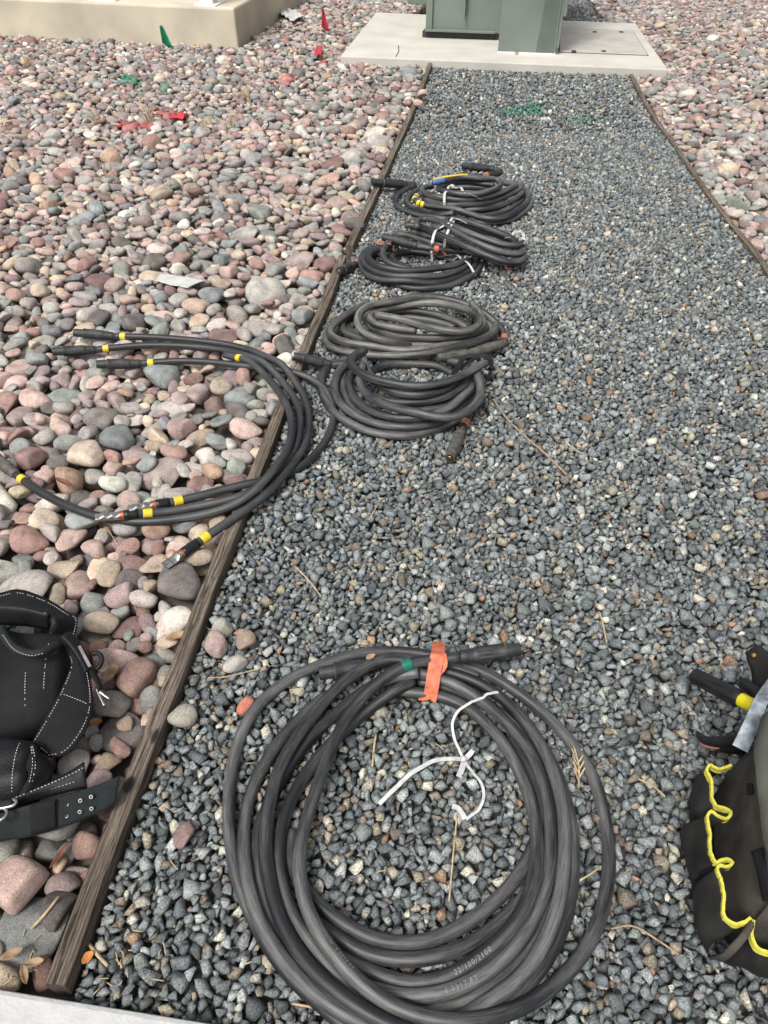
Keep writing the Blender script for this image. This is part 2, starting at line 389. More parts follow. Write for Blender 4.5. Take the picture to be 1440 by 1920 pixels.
gs = MB(); gs.prism([(-150, -150, -0.3), (150, -150, -0.3), (150, 150, -0.3), (-150, 150, -0.3)],
                    [(-150, -150, -0.062), (150, -150, -0.062), (150, 150, -0.062), (-150, 150, -0.062)])
tag(gs.build('ground', M['dirt']), kind='structure')

# ------------------------------------------------------------------ stones: shapes dropped one by one on a height field
def ico(sub):
    bm = bmesh.new(); bmesh.ops.create_icosphere(bm, subdivisions=sub, radius=1.0)
    V = np.array([v.co[:] for v in bm.verts]); Fc = np.array([[v.index for v in f.verts] for f in bm.faces]); bm.free()
    V /= np.linalg.norm(V, axis=1)[:, None]
    return V, Fc
def lowsphere():
    V = [(0, 0, 1)]; Fc = []
    for i, ph in enumerate((50, 90, 130)):
        for j in range(8):
            a = 2 * math.pi * (j + 0.5 * (i % 2)) / 8; s = math.sin(math.radians(ph))
            V.append((s * math.cos(a), s * math.sin(a), math.cos(math.radians(ph))))
    V.append((0, 0, -1))
    for j in range(8):
        k = (j + 1) % 8
        Fc.append((0, 1 + j, 1 + k)); Fc.append((25, 17 + k, 17 + j))
        Fc += [(1 + j, 9 + j, 1 + k), (1 + k, 9 + j, 9 + k)]
        Fc += [(9 + j, 17 + j, 17 + k), (9 + j, 17 + k, 9 + k)]
    return np.array(V, float), np.array(Fc)
ICO3, ICO2, LOW = ico(3), ico(2), lowsphere()
def rot(yaw, t1, t2):
    cz, sz = math.cos(yaw), math.sin(yaw); cx, sx = math.cos(t1), math.sin(t1); cy, sy = math.cos(t2), math.sin(t2)
    Rz = np.array([[cz, -sz, 0], [sz, cz, 0], [0, 0, 1]]); Rx = np.array([[1, 0, 0], [0, cx, -sx], [0, sx, cx]]); Ry = np.array([[cy, 0, sy], [0, 1, 0], [-sy, 0, cy]])
    return Rz @ Rx @ Ry
def rock_shape(r):
    ax = np.array([1.0, r.uniform(0.60, 0.92), r.uniform(0.36, 0.66)])
    ks = [(r.normal(0, 1.7, 3), r.uniform(0, 6.28), r.uniform(0.025, 0.075)) for _ in range(5)]
    cuts = [(lambda n: n / np.linalg.norm(n))(r.normal(0, 1, 3)) for _ in range(r.integers(2, 8))]
    ch = [r.uniform(0.42, 0.8) for _ in cuts]; cs = [r.uniform(0.4, 0.97) for _ in cuts]; e = r.uniform(2.0, 2.7)
    def f(D):
        s = (np.abs(D) ** e).sum(1) ** (-1 / e)
        rr = 1 + sum(a * np.sin(D @ k + p) for k, p, a in ks)
        P = D * (s * rr)[:, None]
        for n, h, c in zip(cuts, ch, cs):
            d = P @ n; P = P - np.outer(np.where(d > h, (d - h) * c, 0), n)
        return P * ax
    return f
def gravel_shape(r):
    """angular chip: convex hull of a few points"""
    if r.random() < 0.55:
        P = r.normal(0, 1, (r.integers(7, 11), 3)); P /= np.linalg.norm(P, axis=1)[:, None]; P *= r.uniform(0.7, 1.0, (len(P), 1)); P = np.sign(P) * np.abs(P) ** 0.75
    else: P = np.array([(x, y, z) for x in (-1, 1) for y in (-1, 1) for z in (-1, 1)], float) * r.uniform(0.25, 1.0, (8, 3))
    P = np.vstack([P, r.normal(0, 0.62, (r.integers(1, 4), 3))])
    P *= np.array([1, r.uniform(0.6, 0.95), r.uniform(0.5, 0.85)]) / np.abs(P).max()
    bm = bmesh.new()
    for p in P: bm.verts.new(p)
    res = bmesh.ops.convex_hull(bm, input=bm.verts)
    dead = [v for v in bm.verts if not v.link_faces]
    for v in dead: bm.verts.remove(v)
    bmesh.ops.triangulate(bm, faces=bm.faces); bmesh.ops.recalc_face_normals(bm, faces=bm.faces); bm.verts.index_update()
    V = np.array([v.co[:] for v in bm.verts]); Fc = np.array([[v.index for v in f.verts] for f in bm.faces]); bm.free()
    return V, Fc
def profile(V, Fc, res):
    """lower and upper height of a (nearly convex) solid on a grid"""
    a, b, c = V[Fc[:, 0]], V[Fc[:, 1]], V[Fc[:, 2]]
    n = np.cross(b - a, c - a); n /= np.linalg.norm(n, axis=1)[:, None] + 1e-12; d = (n * a).sum(1)
    h = int(math.ceil(np.abs(V[:, :2]).max() / res)); g = np.arange(-h, h + 1) * res
    X, Y = np.meshgrid(g, g)
    up = np.full(X.shape, 1e3); lo = np.full(X.shape, -1e3); ok = np.ones(X.shape, bool)
    for (nx, ny, nz), dd in zip(n, d):
        if nz > 1e-3: up = np.minimum(up, (dd - nx * X - ny * Y) / nz)
        elif nz < -1e-3: lo = np.maximum(lo, (dd - nx * X - ny * Y) / nz)
        else: ok &= nx * X + ny * Y <= dd
    ok &= up > lo
    return np.where(ok, lo, 1e3).astype(np.float32), np.where(ok, up, -1e3).astype(np.float32), int(ok.sum())
class Bed:
    def __init__(s, x0, x1, y0, y1, res, base):
        s.x0, s.y0, s.res = x0, y0, res
        s.nx, s.ny = int((x1 - x0) / res), int((y1 - y0) / res)
        s.H = np.full((s.ny, s.nx), base, np.float32); s.own = np.full((s.ny, s.nx), -1, np.int32)
        X, Y = np.meshgrid(x0 + (np.arange(s.nx) + 0.5) * res, y0 + (np.arange(s.ny) + 0.5) * res)
        s.X, s.Y = X, Y; s.items = []
    def drop(s, mask, N, variants, pick, ncand, jit, zlim, r, sink):
        H, own = s.H, s.own; cells = np.flatnonzero(mask.ravel())
        pos = cells[r.integers(0, len(cells), N)]; vi = pick(N, s.y0 + (pos // s.nx + 0.5) * s.res)
        J = r.integers(-jit, jit + 1, (N, ncand, 2)); nx, ny = s.nx, s.ny
        for q in range(N):
            lo, up, cnt = variants[vi[q]][:3]; h = lo.shape[0] // 2
            cy, cx = divmod(int(pos[q]), nx); best = 9.0
            for dy, dx in J[q].tolist():
                y, x = cy + dy, cx + dx
                if y - h < 0 or x - h < 0 or y + h >= ny or x + h >= nx: continue
                z = float((H[y - h:y + h + 1, x - h:x + h + 1] - lo).max())
                if z < best: best, by, bx = z, y, x
            if best > zlim: continue
            z = best - sink; Hs = H[by - h:by + h + 1, bx - h:bx + h + 1]; t = up + z; m = t > Hs
            if not m.any(): continue
            Hs[m] = t[m]; own[by - h:by + h + 1, bx - h:bx + h + 1][m] = len(s.items)
            s.items.append((s.x0 + (bx + 0.5) * s.res, s.y0 + (by + 0.5) * s.res, z, vi[q], cnt))
    def height(s, x, y, rad=0.0, q=None):
        i, j = int((y - s.y0) / s.res), int((x - s.x0) / s.res); k = max(0, int(rad / s.res))
        W = s.H[max(0, i - k):i + k + 1, max(0, j - k):j + k + 1]
        W = W[W < 5]
        if W.size == 0: return 0.0
        return float(W.max() if q is None else np.quantile(W, q))

# --- river rocks
RRES = 0.008
rb = Bed(-6.9, 6.4, 0.0, 12.6, RRES, -0.06)
view = poly_mask(rb.X, rb.Y, [(-2.3, 0.02), (1.3, 0.02), (5.5, 12.2), (-6.5, 12.2)])
inpath = (rb.X > lineX(TL, rb.Y) - 0.022) & (rb.X < lineX(TR, rb.Y) + 0.02)
obst = inpath | poly_mask(rb.X, rb.Y, padC) | poly_mask(rb.X, rb.Y, plinth) | poly_mask(rb.X, rb.Y, kerb)
rb.H[obst] = 10.0
rmask = view & ~obst
rr = np.random.default_rng(3)
RV = []
for i in range(150):
    f = rock_shape(rr); sz = float(np.clip(rr.lognormal(math.log(0.0425), 0.30), 0.022, 0.085))
    if i % 6 == 0: sz *= 0.62
    R3 = rot(rr.uniform(0, 6.28), rr.normal(0, 0.26), rr.normal(0, 0.26))
    V2 = (f(ICO2[0]) * sz) @ R3.T
    lo, up, cnt = profile(V2, ICO2[1], RRES)
    RV.append((lo, up, cnt, f, sz, R3))
rpick = lambda n, y: rr.integers(0, len(RV), n)
area = rmask.sum() * RRES ** 2
rb.drop(rmask, int(area * 620), RV, rpick, 7, 7, 0.012, rr, 0.004)
small = np.argsort([v[4] for v in RV])[:60]
for lim in (-0.035, -0.022, -0.018):                                  # small stones settle in the holes
    hole = rmask & (rb.H < lim)
    if hole.any(): rb.drop(hole, int(hole.sum() * RRES ** 2 * 900) + 10, RV, lambda n, y: small[rr.integers(0, len(small), n)], 6, 3, 0.0, rr, 0.005)
PAL = [((148, 128, 129), 18), ((178, 148, 140), 10), ((150, 147, 143), 21), ((116, 126, 130), 11), ((176, 158, 135), 10), ((198, 188, 178), 7),
       ((146, 106, 96), 8), ((98, 94, 94), 8), ((126, 136, 130), 4), ((178, 142, 114), 2), ((120, 84, 82), 5)]
PALc = np.array([lin(*c)[:3] for c, w in PAL]); PALw = np.array([w for c, w in PAL], float); PALw /= PALw.sum()
lum_ = PALc @ np.array([0.3, 0.59, 0.11]); PALc = PALc * 0.62 + lum_[:, None] * 0.14 + np.array(lin(150, 140, 135)[:3]) * 0.24
def spray(P, areas, C, r):
    """stones that carry marking paint: a sprayed patch has a soft edge"""
    uv = PX(P)
    for (u, v, su, sv, c, dens) in areas:
        q = ((uv[:, 0] - u) / su) ** 2 + ((uv[:, 1] - v) / sv) ** 2
        hit = r.random(len(P)) < dens * np.clip(1.5 - q * 1.4, 0, 1)
        k = r.uniform(0.45, 0.92, (hit.sum(), 1)); C[hit] = C[hit] * (1 - k) + np.array(c) * k
GRN, RED = (0.03, 0.17, 0.11), (0.36, 0.05, 0.06)
def stones_out(bed, variants, getmesh, colors, nsingle, parent_for, single_name, stuff_name, mat, minfrac, lods):
    it = np.array([(a, b, c, v, n) for a, b, c, v, n in bed.items]); n = len(it)
    vis = np.bincount(bed.own[bed.own >= 0].ravel(), minlength=n)[:n]
    frac = vis / np.maximum(1, it[:, 4])
    uv = PX(it[:, :3]); size = np.array([v[4] for v in variants])[it[:, 3].astype(int)]
    inside = (uv[:, 0] > 0) & (uv[:, 0] < 1440) & (uv[:, 1] > 0) & (uv[:, 1] < 1920)
    score = np.where(inside & (frac > 0.4), size / uv[:, 2] * np.sqrt(frac), 0)
    single = np.zeros(n, bool); single[np.argsort(-score)[:nsingle]] = True
    keep = frac > minfrac
    C = colors(it)
    away = (uv[:, 0] < -120) | (uv[:, 0] > 1560) | (uv[:, 1] > 2050)
    lodof = np.searchsorted([l[0] for l in lods], it[:, 1]); lodof[away] = len(lods) - 1
    cache = {}
    for i in np.flatnonzero(single):
        v = int(it[i, 3])
        if v not in cache:
            V, Fc = getmesh(v, 0); me = mesh_np(single_name, V, Fc, lods[0][1])
            a = me.attributes.new('stone', 'FLOAT_COLOR', 'POINT'); a.data.foreach_set('color', np.ones(len(V) * 4, np.float32))
            me.materials.append(mat); cache[v] = me
        par = parent_for(it[i, 0], it[i, 1])
        o = bpy.data.objects.new(single_name, cache[v]); col.objects.link(o); o.parent = par
        o.location = it[i, :3]; o.color = (*C[i], 1)
    out = {}
    for lod, (ymax, smooth) in enumerate(lods):
        for v in range(len(variants)):
            sel = np.flatnonzero(keep & ~single & (it[:, 3] == v) & (lodof == lod))
            if not len(sel): continue
            V, Fc = getmesh(v, lod)
            for par in {parent_for(it[i, 0], it[i, 1]) for i in sel}:
                s2 = [i for i in sel if parent_for(it[i, 0], it[i, 1]) is par]
                A = (V[None] + it[s2, None, :3]); k = len(V)
                B = Fc[None] + (np.arange(len(s2)) * k)[:, None, None]
                cc = np.repeat(C[s2], k, axis=0)
                out.setdefault(par, []).append((A.reshape(-1, 3), B.reshape(-1, 3), cc))
    for par, parts in out.items():
        off, VV, FF, CC = 0, [], [], []
        for A, B, cc in parts: VV.append(A); FF.append(B + off); CC.append(cc); off += len(A)
        VV = np.vstack(VV); me = mesh_np(stuff_name, VV, np.vstack(FF), lods[0][1])
        a = me.attributes.new('stone', 'FLOAT_COLOR', 'POINT')
        cc = np.ones((len(VV), 4), np.float32); cc[:, :3] = np.vstack(CC); a.data.foreach_set('color', cc.ravel())
        me.materials.append(mat)
        o = link(stuff_name, me, None, par); o['kind'] = 'stuff'
        print(stuff_name, len(VV), 'verts', len(me.polygons), 'tris')
    return C
def sheet(name, poly, z, mat='dirt'):
    b = MB(); b.prism([(p[0], p[1], z - 0.02) for p in poly], [(p[0], p[1], z) for p in poly])
    return tag(b.build(name, M[mat]), kind='structure')
ysam = np.linspace(0.05, 12.5, 40)
bedL = sheet('rock_bed', [(-6.8, 0.05)] + [(float(lineX(TL, y)) - 0.02, y) for y in ysam] + [(-6.8, 12.5)], -0.056)
bedR = sheet('rock_bed', [(6.1, 12.5)] + [(float(lineX(TR, y)) + 0.02, y) for y in ysam[::-1]] + [(6.1, 0.05)], -0.056)
path = sheet('gravel_path', [(float(lineX(TL, y)) - 0.018, y) for y in ysam] + [(float(lineX(TR, y)) + 0.018, y) for y in ysam[::-1]], -0.029, 'grit')
def rock_mesh(v, lod):
    f, sz, R3 = RV[v][3:6]; D, Fc = (ICO3, ICO2, LOW)[lod]
    return (f(D) * sz) @ R3.T, Fc
def rock_colors(it):
    n = len(it); C = PALc[rr.choice(len(PALc), n, p=PALw)] * rr.uniform(0.78, 1.32, (n, 1)) * rr.normal(1, 0.015, (n, 3))
    near = np.clip((1.6 - it[:, 1]) / 1.2, 0, 1)[:, None]             # dirtier, browner stones by the kerb
    C = C * np.array([0.995, 0.995, 0.965]) * (1 - near * np.array([0.24, 0.27, 0.29]))
    spray(it[:, :3], [(250, 153, 32, 13, GRN, 0.95), (310, 168, 34, 9, GRN, 0.7), (225, 150, 30, 14, GRN, 0.3), (255, 236, 40, 9, RED, 0.9), (318, 218, 44, 8, RED, 0.85),
                      (527, 153, 32, 6, (0.50, 0.20, 0.19), 0.6), (556, 144, 10, 5, RED, 0.7), (498, 176, 8, 5, RED, 0.7), (597, 100, 8, 10, RED, 0.6), (604, 125, 12, 8, RED, 0.4), (1310, 108, 45, 8, RED, 0.15)], C, rr)
    return np.clip(C, 0.01, 0.56)
stones_out(rb, RV, rock_mesh, rock_colors, 300, lambda x, y: bedL if x < lineX(TL, y) else bedR, 'river_rock', 'river_rocks', M['rock'], 0.07, [(2.6, True), (5.6, True), (99, True)])

# --- crushed gravel
GRES = 0.003
gb = Bed(-1.0, 3.6, 0.05, 11.6, GRES, -0.050)
gin = (gb.X > lineX(TL, gb.Y) + 0.018) & (gb.X < lineX(TR, gb.Y) - 0.012)
gob = ~gin | poly_mask(gb.X, gb.Y, padC) | poly_mask(gb.X, gb.Y, kerb)
gb.H[gob] = 10.0
gmask = ~gob & poly_mask(gb.X, gb.Y, [(-1.0, 0.05), (1.35, 0.05), (5.6, 11.6), (-4, 11.6)])
gr = np.random.default_rng(8)
GV = []
for i in range(240):
    V, Fc = gravel_shape(gr); sz = float(np.clip(gr.lognormal(math.log(0.0144), 0.23), 0.0075, 0.0215))
    V = (V * sz) @ rot(gr.uniform(0, 6.28), gr.normal(0, 0.5), gr.normal(0, 0.5)).T
    lo, up, cnt = profile(V, Fc, GRES); GV.append((lo, up, cnt, None, sz, (V, Fc)))
# base layer already below: only the upper layers of stones are laid
gb.H[~gob] = -0.026
gpick = lambda n, y: gr.integers(0, len(GV), n)
garea = gmask.sum() * GRES ** 2
near = gmask & (gb.Y < 5.2); far = gmask & (gb.Y >= 5.2)
gb.drop(near, int(near.sum() * GRES ** 2 * 6400), GV, gpick, 6, 6, 0.006, gr, 0.0012)
gb.drop(far, int(far.sum() * GRES ** 2 * 3500), GV, gpick, 5, 6, 0.006, gr, 0.0012)
for lim, k in ((-0.018, 160), (-0.013, 110), (-0.009, 80)):
    hole = near & (gb.H < lim); sm = np.argsort([v[4] for v in GV])[:k]
    gb.drop(hole, int(hole.sum() * GRES ** 2 * 15000) + 10, GV, lambda n, y: sm[gr.integers(0, len(sm), n)], 5, 3, 0.001, gr, 0.0015)
GP = [((114, 120, 122), 34), ((128, 133, 133), 22), ((96, 102, 105), 20), ((150, 154, 152), 8), ((146, 138, 122), 7), ((176, 172, 160), 4), ((140, 116, 96), 1.2), ((118, 126, 124), 7), ((130, 120, 110), 4)]
GPc = np.array([lin(*c)[:3] for c, w in GP]); GPw = np.array([w for c, w in GP], float); GPw /= GPw.sum()
def gravel_colors(it):
    n = len(it); C = GPc[gr.choice(len(GPc), n, p=GPw)] * gr.uniform(0.62, 1.42, (n, 1)) * np.array([1.0, 1.0, 0.985]) * gr.normal(1, 0.012, (n, 3))
    spray(it[:, :3], [(980, 210, 55, 9, (0.03, 0.20, 0.13), 0.75), (1080, 228, 50, 6, (0.03, 0.20, 0.13), 0.5), (1000, 200, 25, 6, (0.03, 0.2, 0.13), 0.7), (1020, 224, 10, 4, (0.7, 0.7, 0.7), 0.9)], C, gr)
    return np.clip(C, 0.01, 0.75)
stones_out(gb, GV, lambda v, lod: GV[v][5], gravel_colors, 300, lambda x, y: path, 'gravel_stone', 'gravel_stones', M['gravel'], 0.08, [(99, False)])

def floor_z(x, y, rad=0.012, q=0.9):
    xl, xr = float(lineX(TL, y)), float(lineX(TR, y))
    if abs(x - xl) < 0.02: return ZT
    return (gb if xl < x < xr else rb).height(x, y, rad, q)

# ------------------------------------------------------------------ kerb, pad, plinth
b = MB(); b.prism([(p.x, p.y, -0.2) for p in kerb[::-1]], [(p.x, p.y, ZK) for p in kerb[::-1]])
tag(b.build('pavement', M['kerb'], bevel=0.008), kind='structure')

def pad_pt(u, v, z=ZP): return G(u, v, z)
pad = thing('equipment_pad', 'wide pale concrete slab under the green cabinet at the far end of the gravel path', 'concrete pad', padC[0])
b = MB(); b.prism([(p.x, p.y, -0.1) for p in padC], [tuple(p) for p in padC]); b.build('slab', M['concrete'], pad, bevel=0.008)
lidC = [G(1049, 98, ZP), G(1214, 104, ZP), G(1186, 60, ZP), G(1050, 52, ZP)]
cen = sum(lidC, Vector()) / 4
big = [cen + (p - cen) * 1.025 for p in lidC]
b = MB(); b.prism([(p.x, p.y, ZP - 0.01) for p in big], [(p.x, p.y, ZP + 0.002) for p in big]); b.build('lid_seam', M['seam'], pad)
b = MB(); b.prism([(p.x, p.y, ZP - 0.01) for p in lidC], [(p.x, p.y, ZP + 0.010) for p in lidC]); lid = b.build('vault_lid', M['lid'], pad, bevel=0.004)
for (u, v) in ((1115, 60), (1132, 96), (1076, 96), (1165, 60)):
    c = G(u, v, ZP + 0.010); b = MB(); b.box(c, ux, uy, (0, 0, 1), -0.02, 0.02, -0.035, 0.035, -0.004, 0.002); b.build('lift_slot', M['seam'], lid)
c = G(1121, 77, ZP + 0.010); b = MB()
for k in range(3): b.box(c, ux, uy, (0, 0, 1), -0.07 + 0.01 * k, 0.07 - 0.015 * k, -0.07 + 0.05 * k, -0.05 + 0.05 * k, -0.002, 0.002)
b.box(c, ux, uy, (0, 0, 1), -0.085, -0.078, -0.09, 0.09, -0.002, 0.002); b.box(c, ux, uy, (0, 0, 1), 0.078, 0.085, -0.09, 0.09, -0.002, 0.002)
b.build('cast_emblem', M['concrete'], lid)
cr = [G(742, 107, ZP), G(748, 96, ZP), G(747, 86, ZP)]
strip([tuple(p + Vector((0, 0, 0.0005))) for p in cr], 0.008, 0.0015, 'crack', M['seam'], pad)

pln = thing('concrete_plinth', 'tall tan concrete base with post feet standing behind the river rocks', 'concrete base', pl0)
b = MB(); b.prism([(p.x, p.y, -0.1) for p in plinth[::-1]], [(p.x, p.y, ZPL) for p in plinth[::-1]]); b.build('block', M['old_concrete'], pln, bevel=0.02)
for (u, v, w, d, h) in ((384, 12, 0.11, 0.14, 1.2), (190, 2, 0.15, 0.14, 1.2)):
    c = G(u, v, ZPL); pt = MB(); pt.box(c, pdx, pdy, (0, 0, 1), -w, w, 0.0, 2 * d, -0.005, 0.012); pp = pt.build('foot_plate', M['post'], pln, bevel=0.003)
    pt = MB(); pt.box(c, pdx, pdy, (0, 0, 1), -w * 0.55, w * 0.55, d * 0.45, d * 1.55, 0.01, h); pt.build('post', M['post'], pln, bevel=0.004)

# ------------------------------------------------------------------ green cabinet on the pad
cab = thing('transformer_cabinet', 'grey green steel utility cabinet standing on the concrete pad', 'utility cabinet', G(930, 80, ZP))
X3, Y3, Z3 = Vector(ux), Vector(uy), Vector((0, 0, 1))
A0 = G(797, 71, ZP); A1 = G(1046, 82, ZP); Wm = (A1 - A0).dot(X3)
o = A0
b = MB(); b.box(o, X3, Y3, Z3, -0.03, Wm - 0.02, 0.02, 1.9, 0.0, 0.05); b.build('base_channel', M['dark_steel'], cab)
b = MB(); b.box(o, X3, Y3, Z3, 0, Wm, 0.0, 1.75, 0.05, 1.75); body = b.build('tank_body', M['green'], cab, bevel=0.012)
b = MB(); b.box(o, X3, Y3, Z3, 0.0, Wm * 0.53, -0.03, -0.002, 0.055, 0.075); b.build('bottom_flange', M['green'], cab, bevel=0.003)
b = MB(); b.box(o, X3, Y3, Z3, 0.36, 0.375, -0.07, -0.002, 0.19, 1.7); b.build('stiffener', M['green'], cab, bevel=0.003)
b = MB(); b.box(o, X3, Y3, Z3, 0.05, 0.065, -0.03, -0.002, 0.075, 1.7); b.build('stiffener', M['green'], cab, bevel=0.003)
B0 = G(933, 99, ZP); B1 = G(1041, 103, ZP); Wf = (B1 - B0).dot(X3); Dp = (A0 - B0).dot(Y3)
b = MB(); b.box(B0, X3, Y3, Z3, 0, Wf, 0.0, Dp - 0.003, 0.004, 1.6); comp = b.build('terminal_compartment', M['green'], cab, bevel=0.01)
b = MB(); b.box(B0, X3, Y3, Z3, Wf + 0.002, Wf + 0.022, 0.01, 0.06, 0.05, 1.55); b.build('door_edge', M['green'], cab, bevel=0.003)
for hz in (0.28, 0.95):
    b = MB(); b.box(B0, X3, Y3, Z3, Wf + 0.022, Wf + 0.05, 0.0, 0.05, hz, hz + 0.16); b.build('hinge', M['green'], cab, bevel=0.006)
st = [(0.66, 0.012), (0.97, 0.012), (0.97, 0.62), (0.9, 0.70), (0.82, 0.69), (0.74, 0.60), (0.72, 0.45), (0.69, 0.2)]
P = lambda s, z, y: tuple(B0 + X3 * (Wf * s) + Y3 * y + Z3 * z)
b = MB(); b.prism([P(s, z, 0.004) for s, z in st], [P(s, z, -0.0015) for s, z in st]); b.build('water_stain', M['green_stain'], comp)
b = MB(); b.box(B0, X3, Y3, Z3, Wf * 0.31, Wf * 0.36, -0.06, 0.0, -0.0, 0.012); b.box(B0, X3, Y3, Z3, Wf * 0.32, Wf * 0.35, -0.05, -0.02, 0.012, 0.03); b.build('anchor_bolt', M['galv'], cab)
b = MB(); b.box(B0, X3, Y3, Z3, -0.004, Wf + 0.004, -0.006, 0.0, 0.0, 0.012); b.build('sealant', M['post'], cab)
R0 = G(764, 24, ZP)
b = MB(); b.box(R0, X3, Y3, Z3, 0.0, 0.9, 0.0, 0.7, 0.08, 1.3)
for k in range(6): b.box(R0, X3, Y3, Z3, -0.015, -0.001, 0.05 + 0.11 * k, 0.09 + 0.11 * k, 0.12, 1.25)
b.build('radiator', M['green'], cab, bevel=0.006)
pc = G(1076, 14, 0.0)
bo = thing('pipe_bollard', 'dark round pipe stub behind the green cabinet', 'pipe', (pc.x, pc.y, 0))
lathe((pc.x, pc.y, -0.03), (pc.x, pc.y, 0.55), [(0, 0.085), (0.9, 0.085), (0.95, 0.092), (1, 0.08)], 'pipe', M['dark_steel'], bo)
lathe((pc.x, pc.y, -0.03), (pc.x, pc.y, 0.05), [(0, 0.12), (0.7, 0.12), (1, 0.09)], 'collar', M['dark_steel'], bo)

# ------------------------------------------------------------------ timber edging: boards end to end
def board(P, w, z0, z1, name, mat, label, zj=0.0):
    P = catmull(np.asarray(P)[:, :2], 0.04); n = len(P)
    T = np.gradient(P, axis=0); T /= np.linalg.norm(T, axis=1)[:, None]; S = np.stack([T[:, 1], -T[:, 0]], 1)
    s = np.r_[0, np.cumsum(np.linalg.norm(np.diff(P, axis=0), axis=1))]; r = np.random.default_rng(int(1000 * abs(P[0, 0])) + 1)
    prof = [(-1, z0, 0), (-1, z1 - 0.0015, 0.06), (-0.93, z1, 0.07), (-0.3, z1 + 0.0005, 0.08), (0.3, z1 - 0.0005, 0.09), (0.92, z1, 0.105), (1, z1 - 0.002, 0.112), (1, z0, 0.17)]
    V, Fs, UV = [], [], []; k = len(prof)
    jit = np.cumsum(r.normal(0, 0.0007, (n, k)), 0); jit -= np.linspace(0, 1, n)[:, None] * jit[-1]; jit = np.clip(jit, -0.0022, 0.0022)
    for i in range(n):
        for j, (a, z, v) in enumerate(prof):
            q = P[i] + S[i] * (a * w / 2 + jit[i, j] * 0.6); V.append((q[0], q[1], z + (jit[i, j] * 0.7 if 0 < j < k - 1 else 0) + zj))
    for i in range(n - 1):
        for j in range(k - 1):
            Fs.append((i * k + j, i * k + j + 1, (i + 1) * k + j + 1, (i + 1) * k + j)[::-1])
            UV += [(s[i + 1], prof[j][2]), (s[i + 1], prof[j + 1][2]), (s[i], prof[j + 1][2]), (s[i], prof[j][2])]
    for e in (0, n - 1):
        f = tuple(e * k + j for j in range(k)); Fs.append(f if e else f[::-1])
        q = [(s[e], prof[j][2]) for j in range(k)]; UV += q if e else q[::-1]
    me = bpy.data.meshes.new(name); me.from_pydata(V, [], Fs); me.update()
    uv = me.uv_layers.new(name='UVMap'); uv.data.foreach_set('uv', np.asarray(UV, np.float32).ravel())
    return tag(link(name, me, mat), label, 'timber edging', 'timber edging along the gravel path')
kn = []
acc = np.r_[0, np.cumsum(np.linalg.norm(np.diff(TL[:, :2], axis=0), axis=1))]
def along(u, v):
    p = np.array(G(u, v, ZT))[:2]; i = int(np.argmin(((TL[:, :2] - p) ** 2).sum(1))); return float(acc[i])
k1_, k2_ = acc[3] + 0.02, acc[4] + 0.0
mw = wood_mat('weathered_timber', [(k1_, 0.082, 0.012), (k2_, 0.098, 0.011)]); mw2 = wood_mat('weathered_timber_far', [])
end1 = np.array(G(642, 478, ZT)); st2 = np.array(G(650, 462, ZT))
board(np.vstack([TL[:11], end1]), 0.034, -0.05, ZT, 'timber_edging', mw, 'long weathered timber board with knots from the pale kerb up to the dusty cable coils')
board(np.vstack([st2 + (0.012, 0, 0), TL[12:15]]), 0.034, -0.05, ZT, 'timber_edging', mw2, 'weathered timber board with a dark oblong rock resting on it', 0.004)
board(np.vstack([TL[14] + (TL[15] - TL[14]) * 0.02, TL[15:]]), 0.034, -0.05, ZT, 'timber_edging', mw2, 'far timber board on the left reaching the concrete pad')
board(TR[2:], 0.028, -0.05, 0.014, 'timber_edging', mw2, 'half buried timber board on the right ending at the concrete pad')
TRx = np.vstack([[lineX(TR, 0.8), 0.8, 0], [lineX(TR, 2.0), 2.0, 0], TR[:2], TR[2] - (TR[2] - TR[1]) * 0.02])
board(TRx, 0.028, -0.05, 0.014, 'timber_edging', mw2, 'half buried timber board on the right at the picture edge')

